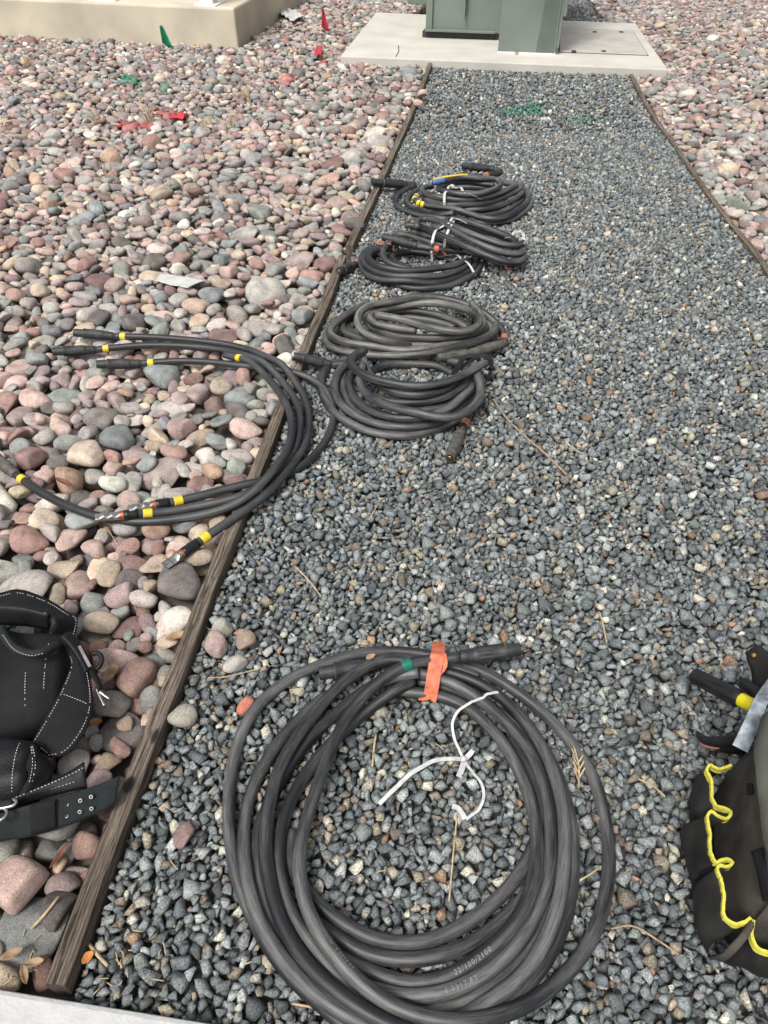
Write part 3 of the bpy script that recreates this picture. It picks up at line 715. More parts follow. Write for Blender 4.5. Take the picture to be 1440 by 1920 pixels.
# ------------------------------------------------------------------ cables
RC = 0.0122; DC = 2 * RC
def zoomed(ox, oy, s, pts):
    """points read off an enlarged crop -> photograph pixels (third number = how many cables it lies above)"""
    return [(ox + p[0] / s, oy + p[1] / s, p[2] if len(p) > 2 else 0.0) for p in pts]
def trace(pts, R=RC, ds=0.012, rad=0.02, qq=0.75):
    out = []
    for (u, v, lv) in pts:
        z = R
        for _ in range(3):
            p = G(u, v, z); z = floor_z(p.x, p.y, rad, qq) + R + lv * 2 * R
        out.append((p.x, p.y, z, lv))
    C = catmull(out, ds)
    for _ in range(26): C[1:-1] = 0.5 * C[1:-1] + 0.25 * (C[:-2] + C[2:])    # stiff rubber: no kinks
    return C
def relax(strands, R=RC, iters=70, floor=True, rad=0.012, qq=0.8, fs=3, post=4):
    D = 2 * R * 0.97
    P = np.vstack([s[:, :3] for s in strands]).copy(); L = np.concatenate([s[:, 3] for s in strands])
    sid = np.concatenate([np.full(len(s), i) for i, s in enumerate(strands)]); n = len(P); idx = np.arange(n)
    d0 = np.linalg.norm(P[:, None, :2] - P[None, :, :2], axis=2)
    I, J = np.nonzero(np.triu(d0 < 2.2 * D, 1)); keep = ~((sid[I] == sid[J]) & (np.abs(I - J) < 9)); I, J = I[keep], J[keep]
    P0 = P.copy(); fz = np.array([floor_z(x, y, rad, qq) for x, y in P[:, :2]]) + R - 0.003
    for _ in range(fs):
        fz[1:-1] = np.where((sid[1:-1] == sid[:-2]) & (sid[1:-1] == sid[2:]), 0.25 * fz[:-2] + 0.5 * fz[1:-1] + 0.25 * fz[2:], fz[1:-1])
    same = (sid[1:-1] == sid[:-2]) & (sid[1:-1] == sid[2:])
    for it in range(iters):
        d = P[I] - P[J]; dist = np.linalg.norm(d, axis=1) + 1e-9; hit = dist < D
        if hit.any():
            w = d[hit] + 0; w[:, 2] += 0.35 * np.sign(L[I][hit] - L[J][hit]) * D; w[:, 2] += np.where(np.abs(w[:, 2]) < 1e-4, 1e-4, 0)
            w /= np.linalg.norm(w, axis=1)[:, None]
            push = w * ((D - dist[hit]) * 0.5)[:, None]; cnt = np.bincount(I[hit], minlength=n) + np.bincount(J[hit], minlength=n)
            acc_ = np.zeros_like(P); np.add.at(acc_, I[hit], push); np.add.at(acc_, J[hit], -push)
            P += acc_ / np.maximum(1, cnt ** 0.5)[:, None]
        Q = P - P0
        for k, a in ((0, 0.5), (1, 0.5)):
            q = Q[:, k]; q[1:-1] = np.where(same, (1 - a) * q[1:-1] + a * 0.5 * (q[:-2] + q[2:]), q[1:-1]); P[:, k] = P0[:, k] + q * 0.97
        z = P[:, 2]; z[1:-1] = np.where(same, 0.4 * z[1:-1] + 0.3 * (z[:-2] + z[2:]), z[1:-1])
        if it < iters * 0.8: z -= 0.0002
        if floor: P[:, 2] = np.maximum(z, fz)
    out = []; k = 0
    for s in strands:
        C = P[k:k + len(s)].copy(); k += len(s)
        for _ in range(post): C[1:-1] = 0.5 * C[1:-1] + 0.25 * (C[:-2] + C[2:])
        out.append(C)
    return out
CONN = [(0, 0.0125), (0.05, 0.0150), (0.10, 0.0150), (0.11, 0.0138), (0.14, 0.0138), (0.15, 0.0158), (0.19, 0.0158), (0.20, 0.0145), (0.24, 0.0160), (0.26, 0.0172), (0.30, 0.0178),
        (0.40, 0.0182), (0.55, 0.0182), (0.70, 0.0178), (0.715, 0.0188), (0.74, 0.0188), (0.75, 0.0150), (0.96, 0.0146), (1.0, 0.0136)]
def connector(p0, p1, parent, mat='connector', scale=1.0, contact=None, label=None):
    p0, p1 = np.asarray(p0, float), np.asarray(p1, float)
    o = lathe(p0, p1, [(t, r * scale) for t, r in CONN], 'connector', M[mat], parent, 28, (0.27, 0.69, 9, 0.0022 * scale))
    if label: o['label'] = label
    d = p1 - p0; L = np.linalg.norm(d); d /= L
    lathe(p0 + d * L * 0.742, p0 + d * L * 0.756, [(0, 0.0187 * scale), (0.2, 0.0192 * scale), (0.8, 0.0192 * scale), (1, 0.0180 * scale)], 'collar_ring', M['connector_dusty'], o, 28)
    if contact:
        lathe(p0 + d * L * 0.985, p0 + d * (L + 0.0015), [(0, 0.0105), (1, 0.0105)], 'socket', M['black_tape'], o, 20)
        lathe(p0 + d * L * 0.98, p0 + d * (L + 0.004), [(0, 0.0072), (0.8, 0.0072), (1, 0.006)], 'contact', M['brass'], o, 18)
    return o
def sleeve(strand, i0, length, mat, parent, name='tape_band', R=RC + 0.0010, ds=0.012):
    """tape wrapped round a cable at sample i0"""
    i0 = int(np.clip(i0, 2, len(strand) - 4)); P = strand[max(0, i0 - 3):i0 + max(6, int(length / ds) + 4)]
    P = catmull(P, 0.002); s = np.linalg.norm(P - strand[i0], axis=1); a = int(np.argmin(s)); return tube([P[a:a + max(3, int(length / 0.002))]], R, name, mat, parent, 16)
def nearest_i(strand, u, v):
    q = PX(strand); return int(np.argmin((q[:, 0] - u) ** 2 + (q[:, 1] - v) ** 2))
def drape_z(x, y, pts, R=RC):
    d = np.hypot(pts[:, 0] - x, pts[:, 1] - y); m = d < R * 1.05; z = floor_z(x, y, 0.018, 0.85)
    if m.any(): z = max(z, float((pts[m, 2] + np.sqrt(np.maximum(0, R * R - d[m] ** 2))).max()))
    return z
def drape(px, pts, lift=0.002, ds=0.006, smooth=3, hull=True):
    """band laid over cables and gravel along photograph points"""
    px = catmull([(u, v, 0) for u, v in px], 6.0); out = []
    for u, v, _ in px:
        for z in np.arange(0.24, -0.02, -0.003):              # first surface met along the sight line
            p = G(u, v, z)
            if drape_z(p.x, p.y, pts) + lift >= z: break
        out.append((p.x, p.y, z, u, v))
    P = np.array(out)
    if hull:                                                  # pulled tight: spans from crest to crest
        s = np.r_[0, np.cumsum(np.hypot(np.diff(P[:, 0]), np.diff(P[:, 1])))]; H_ = []
        for k in range(len(P)):
            while len(H_) > 1 and (P[H_[-1], 2] - P[H_[-2], 2]) * (s[k] - s[H_[-2]]) <= (P[k, 2] - P[H_[-2], 2]) * (s[H_[-1]] - s[H_[-2]]): H_.pop()
            H_.append(k)
        P[:, 2] = 0.25 * P[:, 2] + 0.75 * np.interp(s, s[H_], P[H_, 2])
        P[:, :3] = [tuple(G(a[3], a[4], a[2])) for a in P]
    P = P[:, :3]
    for _ in range(smooth):
        m = P[:, 2].copy(); P[1:-1, 2] = np.maximum(m[1:-1] - 0.001, 0.5 * m[1:-1] + 0.25 * (m[:-2] + m[2:]))
    return catmull(P, ds)
def ext(strand, end, length, up=0.0):
    """point reached by going straight on from a strand's end"""
    P = strand if end else strand[::-1]
    d = P[-1] - P[-5]; d /= np.linalg.norm(d); return P[-1], P[-1] + d * length + np.array([0, 0, up])
def cpt(u, v, lv=0.0, R=RC):
    z = R
    for _ in range(3):
        p = G(u, v, z); z = floor_z(p.x, p.y, 0.02, 0.8) + R + lv * DC
    return np.array((p.x, p.y, z))
def sub(strands, sel): return [strands[i] for i in sel]

# ---- the big coil in front
Z1 = lambda p: zoomed(400, 1180, 3.6, p)
Z2 = lambda p: zoomed(780, 1180, 3.6, p)
Z3 = lambda p: zoomed(400, 1540, 3.6, p)
Z4 = lambda p: zoomed(780, 1540, 3.6, p)
A_ = []
A_.append(Z2([(300, 158, 2.6), (200, 172, 2.6), (60, 185, 2.5)]) + Z1([(1300, 225, 2.4), (1150, 290, 2.3), (1020, 400, 2.2), (920, 520, 2.2), (850, 650, 2), (780, 800, 2), (720, 950, 2), (660, 1150, 1.8), (610, 1300, 1.6)])
          + Z3([(570, 100, 1.5), (560, 300, 1.5), (590, 500, 1.6), (680, 720, 1.8), (800, 900, 2), (950, 1060, 2), (1130, 1190, 2), (1300, 1280, 1.9)])
          + Z4([(0, 1310, 1.8), (100, 1340, 1.6), (350, 1360, 1), (600, 1312, 0.4), (800, 1220, 0), (980, 1080, 0), (1140, 900, 0), (1240, 700, 0), (1300, 450, 0), (1320, 200, 0)])
          + Z2([(1285, 1280, 0), (1255, 1150, 0), (1190, 960, 0), (1080, 790, 0), (950, 640, 0), (800, 500, 0), (600, 370, 0), (400, 270, 0), (250, 225, 0), (60, 170, 0)])
          + Z1([(1150, 140, 0), (950, 160, 0), (770, 215, 0), (600, 280, 0), (440, 370, 0), (310, 490, 0), (210, 640, 0), (140, 800, 0), (110, 1000, 0), (100, 1200, 0)])
          + Z3([(105, 80, 0), (135, 250, 0), (180, 420, 0), (240, 600, 0), (310, 740, 0), (420, 900, 0), (560, 1060, 0), (720, 1200, 0), (900, 1330, 0), (1000, 1400, 0)]))
A_.append(Z1([(760, 440, 0), (650, 520, 0.2), (550, 600, 0.3), (450, 710, 0.5), (350, 850, 0.5), (270, 1000, 0.4), (215, 1150, 0.3), (190, 1330, 0.4)])
          + Z3([(190, 100, 0.6), (200, 300, 0.8), (230, 500, 1), (300, 680, 1), (400, 850, 1), (530, 1010, 1), (680, 1150, 1), (850, 1290, 1), (1000, 1385, 0.8), (1250, 1450, 0.4)])
          + Z4([(150, 1420, 0.3), (340, 1335, 0.5), (600, 1180, 0.9), (760, 1020, 1), (870, 830, 1.1), (950, 620, 1.2), (1000, 400, 1.2), (1012, 150, 1.2)])
          + Z2([(1010, 1320, 1.2), (985, 1100, 1.2), (930, 900, 1.2), (840, 720, 1.2), (700, 540, 1.2), (560, 410, 1.2), (400, 310, 1.2), (250, 262, 1.2), (100, 235, 1.2)])
          + Z1([(1380, 190, 1.3), (1250, 165, 1.3), (1100, 182, 1.3), (980, 240, 1.4), (870, 320, 1.5), (760, 430, 1.5), (660, 560, 1.4), (560, 700, 1.3), (480, 830, 1.2), (420, 970, 1.1), (370, 1130, 1), (352, 1300, 1)])
          + Z3([(340, 100, 1), (350, 300, 1.2), (390, 500, 1.3), (450, 680, 1.4), (540, 850, 1.4), (650, 1020, 1.4), (800, 1180, 1.3), (950, 1290, 1.2), (1120, 1375, 1), (1400, 1440, 0.7)]))
A_.append(Z2([(-200, 390, 0.3), (0, 395, 0.4), (120, 405, 0.5), (250, 440, 0.6), (380, 510, 0.8), (500, 610, 0.9), (600, 730, 0.9), (690, 890, 1), (760, 1050, 1), (800, 1200, 1.1)])
          + Z4([(830, -20, 1.3), (835, 120, 1.4), (835, 270, 1.5), (815, 430, 1.5), (770, 580, 1.4), (690, 720, 1.3), (580, 840, 1.0), (400, 970, 0.5), (250, 1045, 0.3), (100, 1098, 0.2)])
          + Z3([(1440, 1118, 0.1), (1250, 1108, 0), (1100, 1060, 0), (980, 990, 0), (850, 880, 0), (720, 740, 0)]))
A_.append(Z2([(-20, 380, 0.4), (-80, 388, 0.4)]) + Z1([(1300, 402, 0.4), (1150, 450, 0.4), (1050, 515, 0.3), (960, 600, 0.2), (860, 690, 0.2), (760, 780, 0.3), (680, 870, 0.4), (580, 1000, 0.5), (500, 1150, 0.5), (460, 1310, 0.5)])
          + Z3([(448, 100, 0.5), (440, 280, 0.5), (455, 450, 0.5), (510, 620, 0.5), (600, 770, 0.4), (720, 920, 0.3), (850, 1060, 0.1), (1020, 1200, 0), (1250, 1300, 0)])
          + Z4([(0, 1330, 0), (250, 1260, 0), (450, 1170, 0), (620, 1020, 0), (760, 860, 0), (850, 680, 0), (900, 500, 0.2)]))
A_.append(Z2([(0, 312, 0.8), (150, 335, 0.8), (300, 382, 0.8), (430, 455, 0.8), (560, 565, 0.7), (660, 675, 0.6), (760, 815, 0.5), (830, 960, 0.5), (880, 1130, 0.5), (905, 1300, 0.5)])
          + Z4([(918, 60, 0.5), (912, 300, 0.5), (885, 480, 0.5), (830, 640, 0.4), (745, 780, 0.3), (620, 920, 0.4), (480, 1035, 0.6), (380, 1090, 0.8), (250, 1152, 0.9), (100, 1208, 0.8)])
          + Z3([(1440, 1230, 0.6), (1250, 1220, 0.2), (1050, 1180, 0), (880, 1110, 0), (730, 990, 0), (600, 830, 0)]))
A_.append(Z2([(20, 312, 0.9), (-60, 315, 0.9)]) + Z1([(1250, 315, 0.8), (1100, 345, 0.7), (960, 432, 0.6), (850, 522, 0.6), (720, 625, 0.7), (600, 755, 0.6), (510, 890, 0.5), (430, 1040, 0.2), (360, 1190, 0.0), (300, 1330, 0.0)])
          + Z3([(270, 80, 0.2), (265, 250, 0.3), (290, 430, 0.3), (340, 600, 0.3), (430, 780, 0.2), (560, 950, 0.2), (720, 1110, 0.1), (900, 1240, 0)]))
A_.append(Z3([(500, 60, 0), (500, 260, 0), (545, 420, 0), (620, 530, 0), (700, 630, 0), (830, 735, 0), (1000, 805, 0), (1200, 838, 0), (1440, 835, 0)])
          + Z4([(150, 800, 0), (300, 722, 0), (450, 622, 0), (580, 512, 0), (680, 402, 0), (760, 272, 0), (815, 150, 0), (870, 0, 0)])
          + Z2([(880, 1280, 0), (840, 1080, 0), (760, 900, 0), (640, 720, 0)]))
A_.append(Z3([(600, 560, 0), (680, 710, 0), (800, 825, 0), (950, 895, 0), (1150, 940, 0), (1440, 948, 0)])
          + Z4([(100, 940, 0), (250, 898, 0), (400, 822, 0), (550, 712, 0), (680, 592, 0), (780, 470, 0), (880, 340, 0), (960, 180, 0), (990, 0, 0)])
          + Z2([(980, 1260, 0), (930, 1060, 0), (850, 880, 0), (720, 700, 0), (560, 560, 0), (380, 440, 0), (180, 370, 0), (0, 350, 0)]))
A_.append(Z2([(860, 860, 0), (940, 1000, 0), (1005, 1130, 0), (1040, 1260, 0.1)]) + Z4([(1070, 100, 0.3), (1075, 300, 0.4), (1055, 520, 0.4), (1000, 730, 0.3), (900, 920, 0.2), (760, 1110, 0.1), (580, 1260, 0), (380, 1360, 0)]))
A_.append([(612, 1258, 0.1), (650, 1252, 0.1), (700, 1246, 0.1), (750, 1240, 0.1), (800, 1238, 0.1), (850, 1247, 0.1), (900, 1264, 0.0)])
Aw = relax([trace(s) for s in A_], iters=90)
cA = thing('cable_coil', 'large coil of thick black cable in the foreground bound with orange tape', 'cable coil', cpt(800, 1560) * (1, 1, 0), 'cable coils along the gravel path')
tube(Aw[:-1] + [Aw[-1][9:]], RC, 'cable', M['cable'], cA, 14)
allA = np.vstack(Aw)
p, q = ext(Aw[0], 0, 0.132, 0.002); connector(p, q, cA, label='black plug pointing right above the orange tape')
pf, qf = Aw[-1][10], Aw[-1][0]; connector(pf, pf + (qf - pf) / np.linalg.norm(qf - pf) * 0.135, cA, label='black plug tucked under the left strands')
sleeve(Aw[0], nearest_i(Aw[0][:60], 775, 1241), 0.022, M['green_tape'], cA)
ot = drape([(824, 1212), (820, 1228), (816, 1250), (812, 1275), (808, 1300), (806, 1311)], allA, 0.005, 0.006, 2)
strip(ot, 0.029, 0.0016, 'orange_tape_wrap', M['orange_tape'], cA)
strip(drape([(830, 1226), (833, 1246), (824, 1262)], allA, 0.008, 0.006, 2), 0.014, 0.001, 'tape_tail', M['orange_tape'], cA)
strip(drape([(806, 1306), (796, 1310), (786, 1309)], allA, 0.003, 0.004, 2), 0.012, 0.0015, 'tape_tail', M['orange_tape'], cA)
def tie(name_label, paths, pts, parent, w=0.0075):
    for k, pth in enumerate(paths):
        strip(drape(pth, pts, 0.003, 0.006, 4), w, 0.0012, 'tie_ribbon', M['ribbon'], parent)
rt = thing('tie_ribbon', 'loose white ribbon with a knot lying inside the large front coil', 'ribbon', cpt(869, 1424) * (1, 1, 0))
for pth, w in (([(947, 1294), (925, 1299), (897, 1311), (870, 1325), (856, 1338), (848, 1358), (852, 1386), (861, 1406), (869, 1424)], 0.0055),
               ([(869, 1424), (840, 1423), (813, 1427), (790, 1439), (769, 1452), (736, 1483), (711, 1508)], 0.0085),
               ([(869, 1426), (885, 1447), (899, 1463), (906, 1480), (906, 1500), (897, 1519), (884, 1529), (874, 1537)], 0.0055),
               ([(872, 1536), (866, 1524), (858, 1515), (848, 1512)], 0.010), ([(869, 1424), (884, 1408), (888, 1406), (884, 1414), (872, 1426)], 0.006), ([(870, 1427), (866, 1442), (860, 1457)], 0.011)):
    strip(drape(pth, allA, 0.004, 0.005, 6), w, 0.0012, 'band', M['ribbon'], rt)
kc = cpt(869, 1425, 0.0, 0.008); lathe(kc + (-0.005, 0, -0.001), kc + (0.006, 0.003, 0.003), [(0, 0.003), (0.3, 0.006), (0.7, 0.006), (1, 0.003)], 'knot', M['ribbon'], rt, 10)

def lettering(text, strand, u, v, size, parent, flip=1, tilt=0.0):
    """raised print that follows the top of a cable"""
    cu = bpy.data.curves.new('print', 'FONT'); cu.body = text; cu.size = size; cu.resolution_u = 2; cu.space_character = 1.25
    to = bpy.data.objects.new('print', cu); me0 = bpy.data.meshes.new_from_object(to)
    i = nearest_i(strand, u, v); P = catmull(strand[max(0, i - 14):i + 15], 0.002)
    if flip < 0: P = P[::-1]
    T, S, U = frames(P); S = -S
    s0 = int(np.argmin(np.linalg.norm(P - strand[i], axis=1)))
    V = np.array([w.co[:] for w in me0.vertices]); V[:, 0] -= V[:, 0].mean(); V[:, 1] -= size * 0.35
    out = []
    for x, y, _ in V:
        k = np.clip(s0 + x / 0.002, 0, len(P) - 2); a = int(k); f = k - a
        c = P[a] * (1 - f) + P[a + 1] * f; s, up = S[a], U[a]; an = -y / RC + tilt
        out.append(c + (RC + 0.0006) * (math.sin(an) * -s + math.cos(an) * up))
    me = bpy.data.meshes.new('printed_marking'); me.from_pydata([tuple(o) for o in out], [], [tuple(p.vertices) for p in me0.polygons]); me.update()
    bpy.data.objects.remove(to); bpy.data.curves.remove(cu)
    return link('printed_marking', me, M['print'], parent)

# ---- two coils stacked in the middle
ZB = lambda p: zoomed(560, 650, 3.6, p)
ZC = lambda p: zoomed(590, 530, 3.789, p)
B_ = [ZB([(450, 0, 3.2), (340, 40, 3.2), (335, 90, 3.2), (380, 145, 3.1), (460, 185, 3.1), (560, 212, 3.1), (680, 232, 3.1), (820, 240, 3.1), (960, 230, 3.1), (1090, 195, 3.1), (1190, 148, 3.1), (1255, 110, 3.1), (1270, 80, 2.8)]),
      ZB([(330, 60, 0.6), (240, 80, 0.5), (165, 135, 0.3), (145, 210, 0.2), (155, 310, 0.1), (195, 400, 0), (280, 490, 0), (400, 552, 0), (550, 592, 0), (700, 602, 0), (850, 585, 0), (1000, 535, 0), (1110, 470, 0.2), (1190, 390, 0.5), (1230, 300, 1)]),
      ZB([(320, 100, 1.2), (255, 160, 1.2), (232, 240, 1.1), (255, 335, 1), (340, 420, 1), (450, 480, 1), (600, 525, 1), (750, 535, 1), (900, 515, 1), (1040, 470, 1), (1140, 400, 1), (1200, 310, 1.2), (1215, 230, 1.2), (1180, 160, 1)]),
      ZB([(400, 110, 1.5), (345, 170, 1.5), (330, 250, 1.5), (375, 335, 1.6), (470, 402, 1.7), (600, 450, 1.8), (750, 477, 1.8), (900, 470, 1.8), (1030, 430, 1.7), (1130, 360, 1.6), (1185, 285, 1.5), (1190, 215, 1.3), (1150, 150, 1)]),
      ZB([(440, 130, 2.2), (400, 190, 2.2), (425, 265, 2.3), (500, 330, 2.4), (620, 388, 2.5), (750, 428, 2.6), (900, 455, 2.6), (1020, 460, 2.6), (1130, 430, 2.6), (1205, 365, 2.6), (1240, 285, 2.6), (1225, 200, 2.6), (1180, 140, 2.4)]),
      ZB([(430, 40, 2.4), (445, 110, 2.2), (500, 205, 2), (600, 280, 1.8), (720, 318, 1.8), (850, 322, 1.8), (980, 290, 1.8), (1090, 235, 1.8), (1170, 170, 1.8)]),
      ZB([(520, 320, 0.8), (640, 362, 1.0), (800, 362, 1.2), (950, 335, 1.3), (1100, 275, 1.4), (1190, 205, 1.5), (1200, 140, 1.2), (1120, 100, 0.8), (1000, 75, 0.5)]),
      ZB([(700, 420, 0.2), (820, 412, 0.4), (950, 395, 0.5), (1080, 350, 0.6), (1170, 290, 0.6), (1210, 220, 0.6)]),
      ZB([(480, 180, 0.5), (490, 120, 0.5), (560, 92, 0.5), (700, 95, 0.5), (850, 100, 0.4), (970, 118, 0.3), (1040, 170, 0.2)]),
      ZB([(300, 180, 0), (300, 300, 0), (360, 420, 0), (480, 505, 0)]),
      ZB([(1180, 330, 0.2), (1155, 420, 0), (1125, 500, 0), (1100, 560, 0)])]
C_ = [ZC([(1345, 420, 0.2), (1372, 385, 0.3), (1340, 315, 0.7), (1270, 255, 1.4), (1190, 195, 2), (1080, 130, 2.6), (950, 88, 3), (820, 70, 3.1), (680, 85, 3.2), (560, 110, 3.2), (430, 128, 3.3), (340, 152, 3.4), (297, 210, 3.4), (305, 285, 3.2), (355, 345, 3), (440, 385, 2.6), (560, 412, 2.2), (680, 425, 1.6)]),
      ZC([(380, 120, 2), (290, 165, 2), (190, 220, 2), (110, 285, 1.9), (82, 335, 1.8), (115, 372, 1.8), (210, 402, 1.8), (360, 415, 1.8), (550, 432, 1.8), (750, 440, 1.8), (900, 425, 1.8), (1050, 400, 1.8), (1190, 365, 1.8), (1285, 315, 1.7), (1275, 275, 1.6), (1200, 220, 1.5)]),
      ZC([(160, 270, 1), (85, 325, 0.9), (50, 375, 0.8), (75, 425, 0.8), (150, 460, 0.8), (300, 487, 0.9), (500, 500, 1.2), (700, 492, 1.6), (900, 452, 2), (1100, 398, 2.3), (1230, 365, 2.4), (1295, 320, 2.2), (1290, 285, 1.8)]),
      ZC([(360, 175, 1), (270, 210, 1), (195, 245, 1), (170, 285, 1), (195, 330, 1), (285, 362, 1), (410, 390, 1), (560, 410, 1), (750, 420, 1), (920, 405, 1.2), (1060, 385, 1.6), (1170, 355, 2), (1235, 300, 2.2), (1210, 230, 2.2), (1140, 175, 2), (1020, 135, 1.8)]),
      ZC([(430, 203, 3.6), (560, 222, 3.6), (700, 255, 3.5), (850, 300, 3.4), (1000, 330, 3.3), (1120, 330, 3.2), (1185, 290, 3.2), (1170, 225, 3.1), (1095, 170, 3), (980, 130, 2.8), (850, 112, 2.6), (700, 122, 2.4), (560, 150, 2.3), (450, 172, 2.3), (375, 205, 2.3), (372, 245, 2.3), (450, 278, 2.4), (600, 305, 2.4), (720, 332, 2.2)]),
      ZC([(470, 160, 1.4), (380, 185, 1.4), (338, 225, 1.4), (360, 260, 1.4), (440, 305, 1.5), (560, 350, 1.6), (700, 372, 1.7), (850, 380, 1.8), (1000, 372, 2), (1120, 345, 2.4), (1210, 290, 2.6), (1195, 220, 2.6), (1120, 165, 2.4)]),
      ZC([(520, 200, 1.0), (620, 182, 1.2), (720, 180, 1.2), (850, 205, 1), (980, 250, 0.8), (1090, 300, 0.6)]),
      ZC([(540, 225, 0.4), (700, 222, 0.5), (860, 255, 0.4), (1000, 300, 0.3)]),
      ZC([(300, 270, 0.2), (230, 290, 0), (215, 330, 0), (290, 370, 0), (420, 420, 0)]),
      ZC([(620, 545, 0.2), (720, 530, 0.2), (830, 518, 0.3)])]
nb = len(B_)
RB, RF = 0.0140, 0.0142
BC = relax([trace(s, RB) for s in B_ + C_], RB, iters=90)
Bw, Cw = BC[:nb], BC[nb:]
cB = thing('cable_coil', 'black cable coil in front of the dusty coil, its plug pointing toward the camera', 'cable coil', cpt(760, 750) * (1, 1, 0), 'cable coils along the gravel path')
tube(Bw, RB, 'cable', M['cable'], cB, 12)
p0 = Bw[-1][-1]; p1 = cpt(838, 872, 0.2, 0.016); connector(p0, p0 + (p1 - p0) / np.linalg.norm(p1 - p0) * 0.165, cB, 'connector_dusty', 1.0, True, 'dusty plug with brass contact lying on the gravel')
sleeve(Bw[-1], len(Bw[-1]) - 5, 0.028, M['faded_tape'], cB, R=RB + 0.001)
p0 = cpt(622, 684, 0.3); connector(p0, p0 + (cpt(566, 684, 0.2, 0.016) - p0) / np.linalg.norm(cpt(566, 684, 0.2, 0.016) - p0) * 0.135, cB)
tube([catmull([p0, cpt(650, 684, 0.3), cpt(690, 690, 0)], 0.012)], RC, 'cable', M['cable'], cB, 12)
e0 = Bw[0][-3]
rb2 = np.random.default_rng(4)
for k in (0, 3):
    a = e0 + np.array([-0.05 + 0.013 * k, 0.01, 0.006]); pth = [a + (-0.05 - 0.01 * k, 0.005 * k, -0.05), a + (-0.015, 0.01, 0.004), a + (0.02, 0.0, 0.012), a + (0.035, -0.008, -0.02), a + (0.03, -0.004, -0.075)]
    strip(catmull(pth, 0.008), 0.028, 0.001, 'black_tape_wrap', M['black_tape'], cB)
cC = thing('cable_coil', 'grey dusty coil of cable stacked behind another with two plugs joined at its front right', 'cable coil', cpt(775, 615) * (1, 1, 0), 'cable coils along the gravel path')
tube(Cw, RB, 'cable', M['cable_dusty'], cC, 12)
j0, j1, j2 = cpt(820, 671, 0.9), cpt(881, 662, 0.8), cpt(944, 645, 0.5)
connector(j0, j1 + (j1 - j0) * 0.15, cC, 'connector_dusty'); connector(j2, j1 + (j1 - j2) * 0.05, cC, 'connector_dusty', 1.04)
sleeve(Cw[-1], len(Cw[-1]) - 5, 0.03, M['faded_tape'], cC, R=RB + 0.001); sleeve(Cw[0], 2, 0.024, M['faded_tape'], cC, R=RB + 0.001)
zt = cpt(888, 590, 3.4); wr = [zt + np.array([0.018 * math.cos(a), 0.022 * math.cos(a), 0.03 * math.sin(a) - 0.008]) for a in np.linspace(0, 6.28, 24)]
tube([np.array(wr)], 0.0014, 'tie_wire', M['black_tape'], cC, 6)

# ---- far coils
ZD = lambda p: zoomed(620, 380, 3.692, p)
ZF = lambda p: zoomed(700, 295, 4.645, p)
D_ = [ZD([(420, 300, 2), (340, 292, 2), (275, 320, 2), (250, 370, 2), (290, 415, 2), (400, 445, 2), (550, 450, 2), (700, 440, 2), (840, 415, 2), (930, 370, 2), (900, 320, 1.5)]),
      ZD([(330, 290, 1.5), (260, 320, 1.4), (222, 375, 1.3), (225, 420, 1.3), (290, 462, 1.3), (410, 498, 1.3), (560, 512, 1.3), (720, 495, 1.3), (860, 458, 1.3), (950, 410, 1.3), (970, 350, 1.0)]),
      ZD([(300, 300, 0.8), (225, 350, 0.7), (212, 410, 0.6), (245, 472, 0.6), (340, 522, 0.6), (480, 550, 0.6), (640, 555, 0.6), (800, 530, 0.6), (930, 480, 0.6), (1010, 420, 0.6), (1030, 350, 0.4)]),
      ZD([(230, 400, 0), (250, 470, 0), (300, 510, 0), (400, 555, 0), (540, 588, 0), (700, 595, 0), (850, 570, 0), (980, 510, 0), (1050, 440, 0), (1060, 370, 0)]),
      ZD([(420, 280, 2.4), (365, 300, 2.4), (348, 340, 2.3), (380, 388, 2.1), (450, 420, 1.8), (560, 435, 1.4)]),
      ZD([(460, 290, 1.6), (405, 330, 1.5), (425, 385, 1.2), (500, 415, 1)]),
      ZD([(400, 350, 0.5), (470, 320, 0.5), (580, 315, 0.6), (700, 330, 0.6), (800, 360, 0.5), (900, 400, 0.5)]),
      ZD([(155, 435, 0), (190, 400, 0.2), (235, 360, 0.3), (300, 330, 0.3)])]
